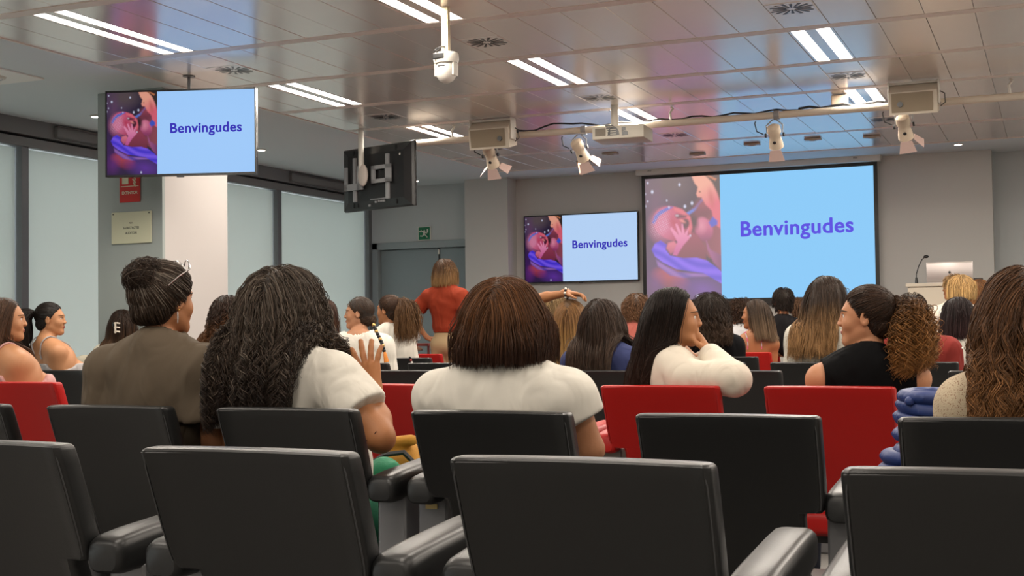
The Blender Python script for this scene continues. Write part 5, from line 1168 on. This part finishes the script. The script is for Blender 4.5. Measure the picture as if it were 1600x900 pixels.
person('visor', 'person in a white shirt with dark sunglasses, peeking out left of the blond bob', 1490, 449, 13.95, 10, 75, body_off=(-.17, .10), fine=.009, coarse=.016, scale=1.1, wide=1.1, skin=SK2,
       hair=dict(style='short', length=.08, n=800, root_col=(.30, .19, .09), vol=.012, wid=.005), top=dict(kind='long', col=(.74, .70, .63), loose=.02))
person('redhead', 'woman with wavy reddish hair, hand at her cheek, right of the blond bob', 1531, 457, 13.95, 0, 4, body_off=(.02, .12), fine=.008, coarse=.016, scale=1.1, skin=SK3,
       hair=dict(style='loose', length=.45, n=1800, root_col=(.16, .070, .025), tip_col=(.34, .15, .055), vol=.022, wid=.004, cut=.34, curl=.008, freq=10, cap_t=.014), top=dict(kind='tee', col=(.02, .02, .025)),
       arms=dict(L=dict(elbow=HP(1512, 505, 14.1), wrist=HP(1518, 480, 14.0), dir=(.25, 0, 1), palm=(1, .1, 0), thumb=(0, -1, .1), curl=.5)))
# ---- the standing woman
person('standing', 'woman standing in a rust T-shirt and beige trousers with her hands on her hips', 697, 424, 12.05, 4, -28, stand=True, body_off=(0, 0), fine=.007, coarse=.013, scale=1.10, wide=1.12, sw=.17, skin=(.42, .185, .09),
       hair=dict(style='bob', length=.34, n=1800, root_col=(.07, .035, .018), tip_col=(.30, .17, .07), vol=.018, vol2=.012, wid=.0035, cut=.14, cap_t=.014, clump=.5), pants=(.42, .31, .17),
       top=dict(kind='tee', col=(.25, .030, .009), loose=.014, infl=.016, hem=.12, name='t_shirt', fold=.005, neck=.085),
       arms=dict(L=dict(elbow=HP(642, 496, 12.0), wrist=HP(667, 527, 12.1), dir=(.6, .3, -.5), palm=(.9, .3, .1), thumb=(0, .2, 1), curl=.4), R=dict(elbow=HP(728, 500, 12.0), wrist=HP(706, 528, 12.05), dir=(-.6, .3, -.5), palm=(-.9, .3, .1), thumb=(0, .2, 1), curl=.4)))
# ------------------------------------------------------------------ things worn, held and left on seats
def ring(name, c, ax, r, w, m, parent, sq=1.0):
    ax = nrm(ax); u = nrm(np.cross(ax, [.2, .9, .3])); v = np.cross(ax, u); c = A3(*c)
    return MB().tube([tuple(c+u*r*math.cos(2*PI*k/20)+v*r*sq*math.sin(2*PI*k/20)) for k in range(21)], w, 6).obj(name, m, parent, smooth=True)
m_gold = M('gold', (.75, .45, .15), .3, metal=1.0); m_slv = M('jewel_silver', (.75, .75, .75), .25, metal=1.0)
r, d = pers['olive']; T = d['T']
b = MB(); b.tube([T(.084, -.012, -.042), T(.085, -.012, -.060), T(.084, -.012, -.080)], [.0015, .003, .0015], 6); b.obj('earring', m_slv, r, smooth=True)
MB().ball(T(.084, -.006, -.036), .004, 6).obj('ear_stud', m_gold, r)
MB().tube([tuple(d['N']+d['Bv'](.088*math.cos(a), .03+.075*math.sin(a), .014+.012*math.sin(a))) for a in [PI*1.0+PI*k/14 for k in range(15)]], .0022, 5).obj('necklace', m_gold, r, smooth=True)
cp_ = [d['N']+d['Bv'](.092*math.cos(a), .000+.086*math.sin(a), .046+.014*math.sin(a)) for a in [2*PI*k/28 for k in range(29)]]
MB().tube([tuple(q) for q in cp_], [.014+.003*math.sin(k*1.3) for k in range(29)], 8).obj('collar', r.children[1].data.materials[0] if False else _mc['cloth%s' % ((.105, .078, .052),)], r, smooth=True)
# glasses pushed up on her hair (a thing resting on the head)
g = empty('eyeglasses', tuple(d['O']+d['H']), label='silver wire eyeglasses pushed up on the hair of the woman in the olive shirt', cat='glasses')
def G(x, y, z): return tuple(d['Rh']@(A3(x, y, z)*1.06))
for q in (-1, 1):
    MB().tube([G(q*.034+.029*math.cos(a), .062-.030*math.cos(a)*q*.4, .112+.020*math.sin(a)) for a in [2*PI*k/18 for k in range(19)]], .0022, 6).obj('lens_rim', m_slv, g, smooth=True)
    MB().tube([G(q*.064, .052, .114), G(q*.096, .03, .10), G(q*.100, -.02, .072), G(q*.099, -.06, .042)], .0022, 6).obj('temple_arm', m_slv, g, smooth=True)
MB().tube([G(-.008, .068, .117), G(0, .070, .121), G(.008, .068, .117)], .002, 6).obj('bridge', m_slv, g, smooth=True)
# curls: bracelet, patterned lanyard, tattoo line
r, d = pers['curls']
w0 = A3(*HP(584, 621, 3.735))-d['O']; fa = A3(*HP(584, 616, 3.74))-A3(*HP(594, 684, 3.62)); ring('bracelet', w0, fa, .034, .0026, m_gold, r)
p = [tuple(A3(*HP(x, y, Y))-d['O']) for x, y, Y in ((424, 592, 3.50), (414, 612, 3.49), (404, 634, 3.49), (396, 655, 3.50), (392, 690, 3.52))]
MB().tube(p, [.010, .016, .020, .026, .03], 8).obj('scarf', stripe_mat('scarf_check', (.012, .030, .028), (.22, .32, .27), 60), r, smooth=True)
MB().tube([tuple(A3(*HP(x, y, 3.572))-d['O']) for x, y in ((569, 690), (576, 686), (583, 681), (588, 674))], .0016, 4).obj('tattoo_line', M('tattoo', (.05, .02, .015), .6), r, smooth=True)
# black top: hoop earring and chain
r, d = pers['black_top']; T = d['T']
ring('hoop_earring', T(.082, -.028, -.050), d['Rh']@A3(1, .3, 0), .022, .0022, m_slv, r)
MB().tube([tuple(d['N']+d['Bv'](.072*math.cos(a), -.005+.062*math.sin(a), .030+.008*math.sin(a))) for a in [PI*1.0+PI*k/14 for k in range(15)]], .0014, 5).obj('necklace', m_gold, r, smooth=True)
r, d = pers['sweater']; ring('bracelet', A3(*HP(1107, 557, 5.20))-d['O'], (.2, .3, -.9), .030, .0028, m_slv, r)
MB().ball(d['T'](.078, .0, -.040), .004, 6).obj('ear_stud', m_gold, r)
r, d = pers['ombre']; ring('hoop_earring', d['T'](.082, -.02, -.05), (1, .2, 0), .02, .002, m_slv, r)
# beaded band of the raised arm
r, d = pers['blond_arm']; c0 = A3(*HP(885.5, 458, 8.50))-d['O']; b = 0
for k in range(12):
    a = 2*PI*k/12; MB().ball(tuple(c0+A3(.002*(k % 2), .036*math.cos(a), .036*math.sin(a))), (.011, .009, .009), 5).obj('bead', m_black if k % 2 else m_offw, r)
# claw clip
r, d = pers['clip']; c = A3(*HP(182, 512, 8.38))
e = empty('claw_clip', tuple(c), label='cream and black claw clip in dark hair beside the olive shirt', cat='hair clip')
m_clip = M('clip_cream', (.70, .62, .52), .35)
for z in (-.035, 0, .035): MB().tube([(-.028, .01, z), (-.01, -.012, z), (.014, -.012, z+.004), (.026, .01, z)], .007, 6).obj('claw', m_clip, e, smooth=True)
MB().tube([(0, -.014, -.045), (.002, -.018, 0), (0, -.014, .045)], .008, 6).obj('spine', m_clip, e, smooth=True); MB().ball((-.03, -.0, .025), (.012, .01, .02), 6).obj('dark_knob', m_black, e, smooth=True)
# emblem on the polo
r, d = pers['rust_polo']
for x, y in ((1501, 544), (1499, 552)): MB().ball(tuple(A3(*HP(x, y, 8.50))-d['O']), (.016, .012, .009), 6).obj('sleeve_emblem', m_offw, r)
# hair ribbon hanging from the low bun
c = A3(*HP(592, 520, 8.26)); e = empty('braided_ribbon', tuple(c), label='black and gold braided ribbon with an orange tassel on a white blouse', cat='ribbon')
pts = [A3(*HP(x, y, Y))-c for x, y, Y in ((584, 508, 8.30), (588, 518, 8.27), (594, 530, 8.25), (598, 540, 8.25), (601, 552, 8.25))]
for k in range(len(pts)-1):
    for j in range(3):
        q = pts[k]*(1-j/3)+pts[k+1]*(j/3); MB().ball(tuple(q), (.016, .010, .014), 6).obj('braid_link', m_black if (k*3+j) % 3 else m_gold, e, smooth=True)
MB().tube([tuple(pts[-1]+A3(0, 0, .01)), tuple(pts[-1]+A3(.004, 0, -.01)), tuple(A3(*HP(604, 566, 8.25))-c)], [.008, .014, .020], 8).obj('tassel', M('orange', (.65, .22, .03), .7, bump=.3, scale=300), e, smooth=True)
# bead strap hanging on a black seat
c = A3(*HP(641, 575, 9.76)); e = empty('bead_strap', tuple(c), label='beaded bag strap hanging down the back of a black seat', cat='strap')
for k in range(9):
    q = A3(*HP(640+2.2*math.sin(k*.5), 559+3.8*k, 9.82)); q[1] = 9.80+.030+.3*max(0, .968-q[2])-.004; q = q-c; MB().ball(tuple(q), (.011, .009, .012), 5).obj('bead', (m_black, M('bead_red', (.35, .05, .05), .4), m_offw)[k % 3], e)
# striped bag beside the claw clip
a = A3(*HP(143, 577, 8.22)); e = empty('cloth_bag', (a[0]-.05, 8.23, .88), label='cream cloth bag with dark stripes, left of the olive shirt', cat='bag')
def blob(cs, fine=.012, amp=0., clip=None): return sdf_mesh('shape', cs, fine, fine, [], clip=clip, pad=.03)
bagp = [ell((0, 0, .06), (.13, .07, .10), None, .03), ell((-.06, 0, .09), (.08, .06, .06), None, .03), ell((.06, -.01, .03), (.10, .06, .12), None, .03)]
link('bag_body', blob(bagp), stripe_mat('bag_stripes', (.62, .56, .44), (.62, .56, .44), 6), e)
for k in range(5): MB().tube([(-.03+.02*j, -.072-.004*math.sin(j*.8), -.03+.024*k+.004*math.sin(j)) for j in range(8)], .003, 4).obj('stripe', m_dark, e, smooth=True)
# blue padded jacket heaped between the seats
c = A3(*HP(1452, 690, 3.86)); e = empty('padded_jacket', (c[0], c[1], .46), label='blue padded jacket heaped in thick folds beside the right red seat', cat='jacket')
m_blue = M('blue_nylon', (.018, .040, .17), .5, bump=.03, scale=25); rr = random.Random(5)
zt = HP(1450, 614, 3.86)[2]-.46; z = .02; lay = 0
lays = [(.10, .10, .015), (.10, .022, .015), (.108, .020, .02), (.116, .019, .01), (.122, .018, .0), (.126, .018, -.004), (.124, .017, .0), (.120, .017, .004), (.100, .017, .018), (.102, .016, .018), (.100, .016, .02), (.094, .016, .022), (.088, .014, .022)]
z = -.05
for i, (rw, th, ox) in enumerate(lays):
    g_ = [ell((ox-.01, .0, z+th*.5), (rw*1.12, .14, th*.85), roty(rr.uniform(-.07, .07))@rotz(rr.uniform(-.2, .2)), .01), cap((ox-rw*.6, -.06, z+th*.5+.004), (ox+rw*.8, -.05, z+th*.5-.004), th*.48, None, .012)]
    link('padded_fold', sdf_mesh('padded_fold', g_, .009, .009, [], pad=.02), m_blue, e); z += th*.86
k_ = (zt)/(z); 
for ch in [o for o in COL.objects if o.parent == e]: ch.scale = (1, 1, k_); 
cq = [(-.04, -.12, zt-.018), (-.03, -.09, zt-.004), (.02, -.075, zt+.002), (.08, -.06, zt), (.13, -.02, zt-.006), (.15, .05, zt-.02)]
link('collar_fold', sdf_mesh('collar_fold', [cap(cq[i], cq[i+1], .014+.003*(i % 2), None, .012) for i in range(5)], .005, .005, [], pad=.02), m_blue, e)
# mustard bag and green cloth
c = A3(*HP(632, 700, 4.25)); e = empty('mustard_bag', (c[0], c[1], .47), label='mustard yellow bag with a dark strap, right of the raised elbow', cat='bag')
mm = M('mustard', (.55, .26, .03), .75, bump=.15, scale=120); zz = c[2]-.47
link('bag_body', blob([ell((0, 0, zz*.45), (.10, .10, zz*.6+.02), None, .03), ell((-.03, -.02, zz*.75), (.07, .08, .06), None, .03), cap((-.07, -.05, zz+.02), (.06, -.05, zz+.035), .022, None, .02)]), mm, e)
MB().tube([(-.08, -.085, zz*.85), (-.02, -.108, zz*.95), (.05, -.10, zz*.98), (.09, -.07, zz*.8)], .011, 6).obj('strap', m_dark, e, smooth=True)
c = A3(*HP(600, 722, 4.05)); e2 = empty('green_cloth', (c[0], c[1], .47), label='green cloth under the raised elbow, beside the mustard bag', cat='cloth'); zz = c[2]-.47
link('cloth_heap', blob([ell((0, 0, zz*.45), (.10, .09, zz*.55+.02), None, .03), cap((-.06, -.05, zz*.8), (.06, -.03, zz*.95), .018, None, .03), cap((-.02, -.08, zz*.5), (.05, -.05, zz*.9), .014, None, .02)], .010), M('green', (.01, .22, .10), .7, bump=.2, scale=80), e2)
# grey jacket sleeve on the lace woman's left
c = A3(*HP(1526, 596, 8.45)); link('grey_cloth', blob([ell((0, 0, 0), (.07, .06, .03), roty(-.5), .02), ell((.05, 0, .03), (.05, .05, .03), None, .02), cap((0, 0, 0), (.05, 0, -.06), .035, .04, .03)]), M('greycloth', (.42, .44, .48), .8), loc=tuple(c), label='crumpled light grey cloth between the rust polo and the lace top', cat='cloth')
# paper / tray table edge near the standing woman
a = A3(*HP(652, 538, 12.3)); MB().box(-.10, .16, -.05, .12, -.02, .01, .004).box(-.08, -.06, 0, .02, -.95, -.02).box(.12, .14, 0, .02, -.95, -.02).obj('side_table', M('redwood', (.22, .05, .04), .5), loc=(a[0], a[1], a[2]), label='small dark red table edge left of the standing woman', cat='table')
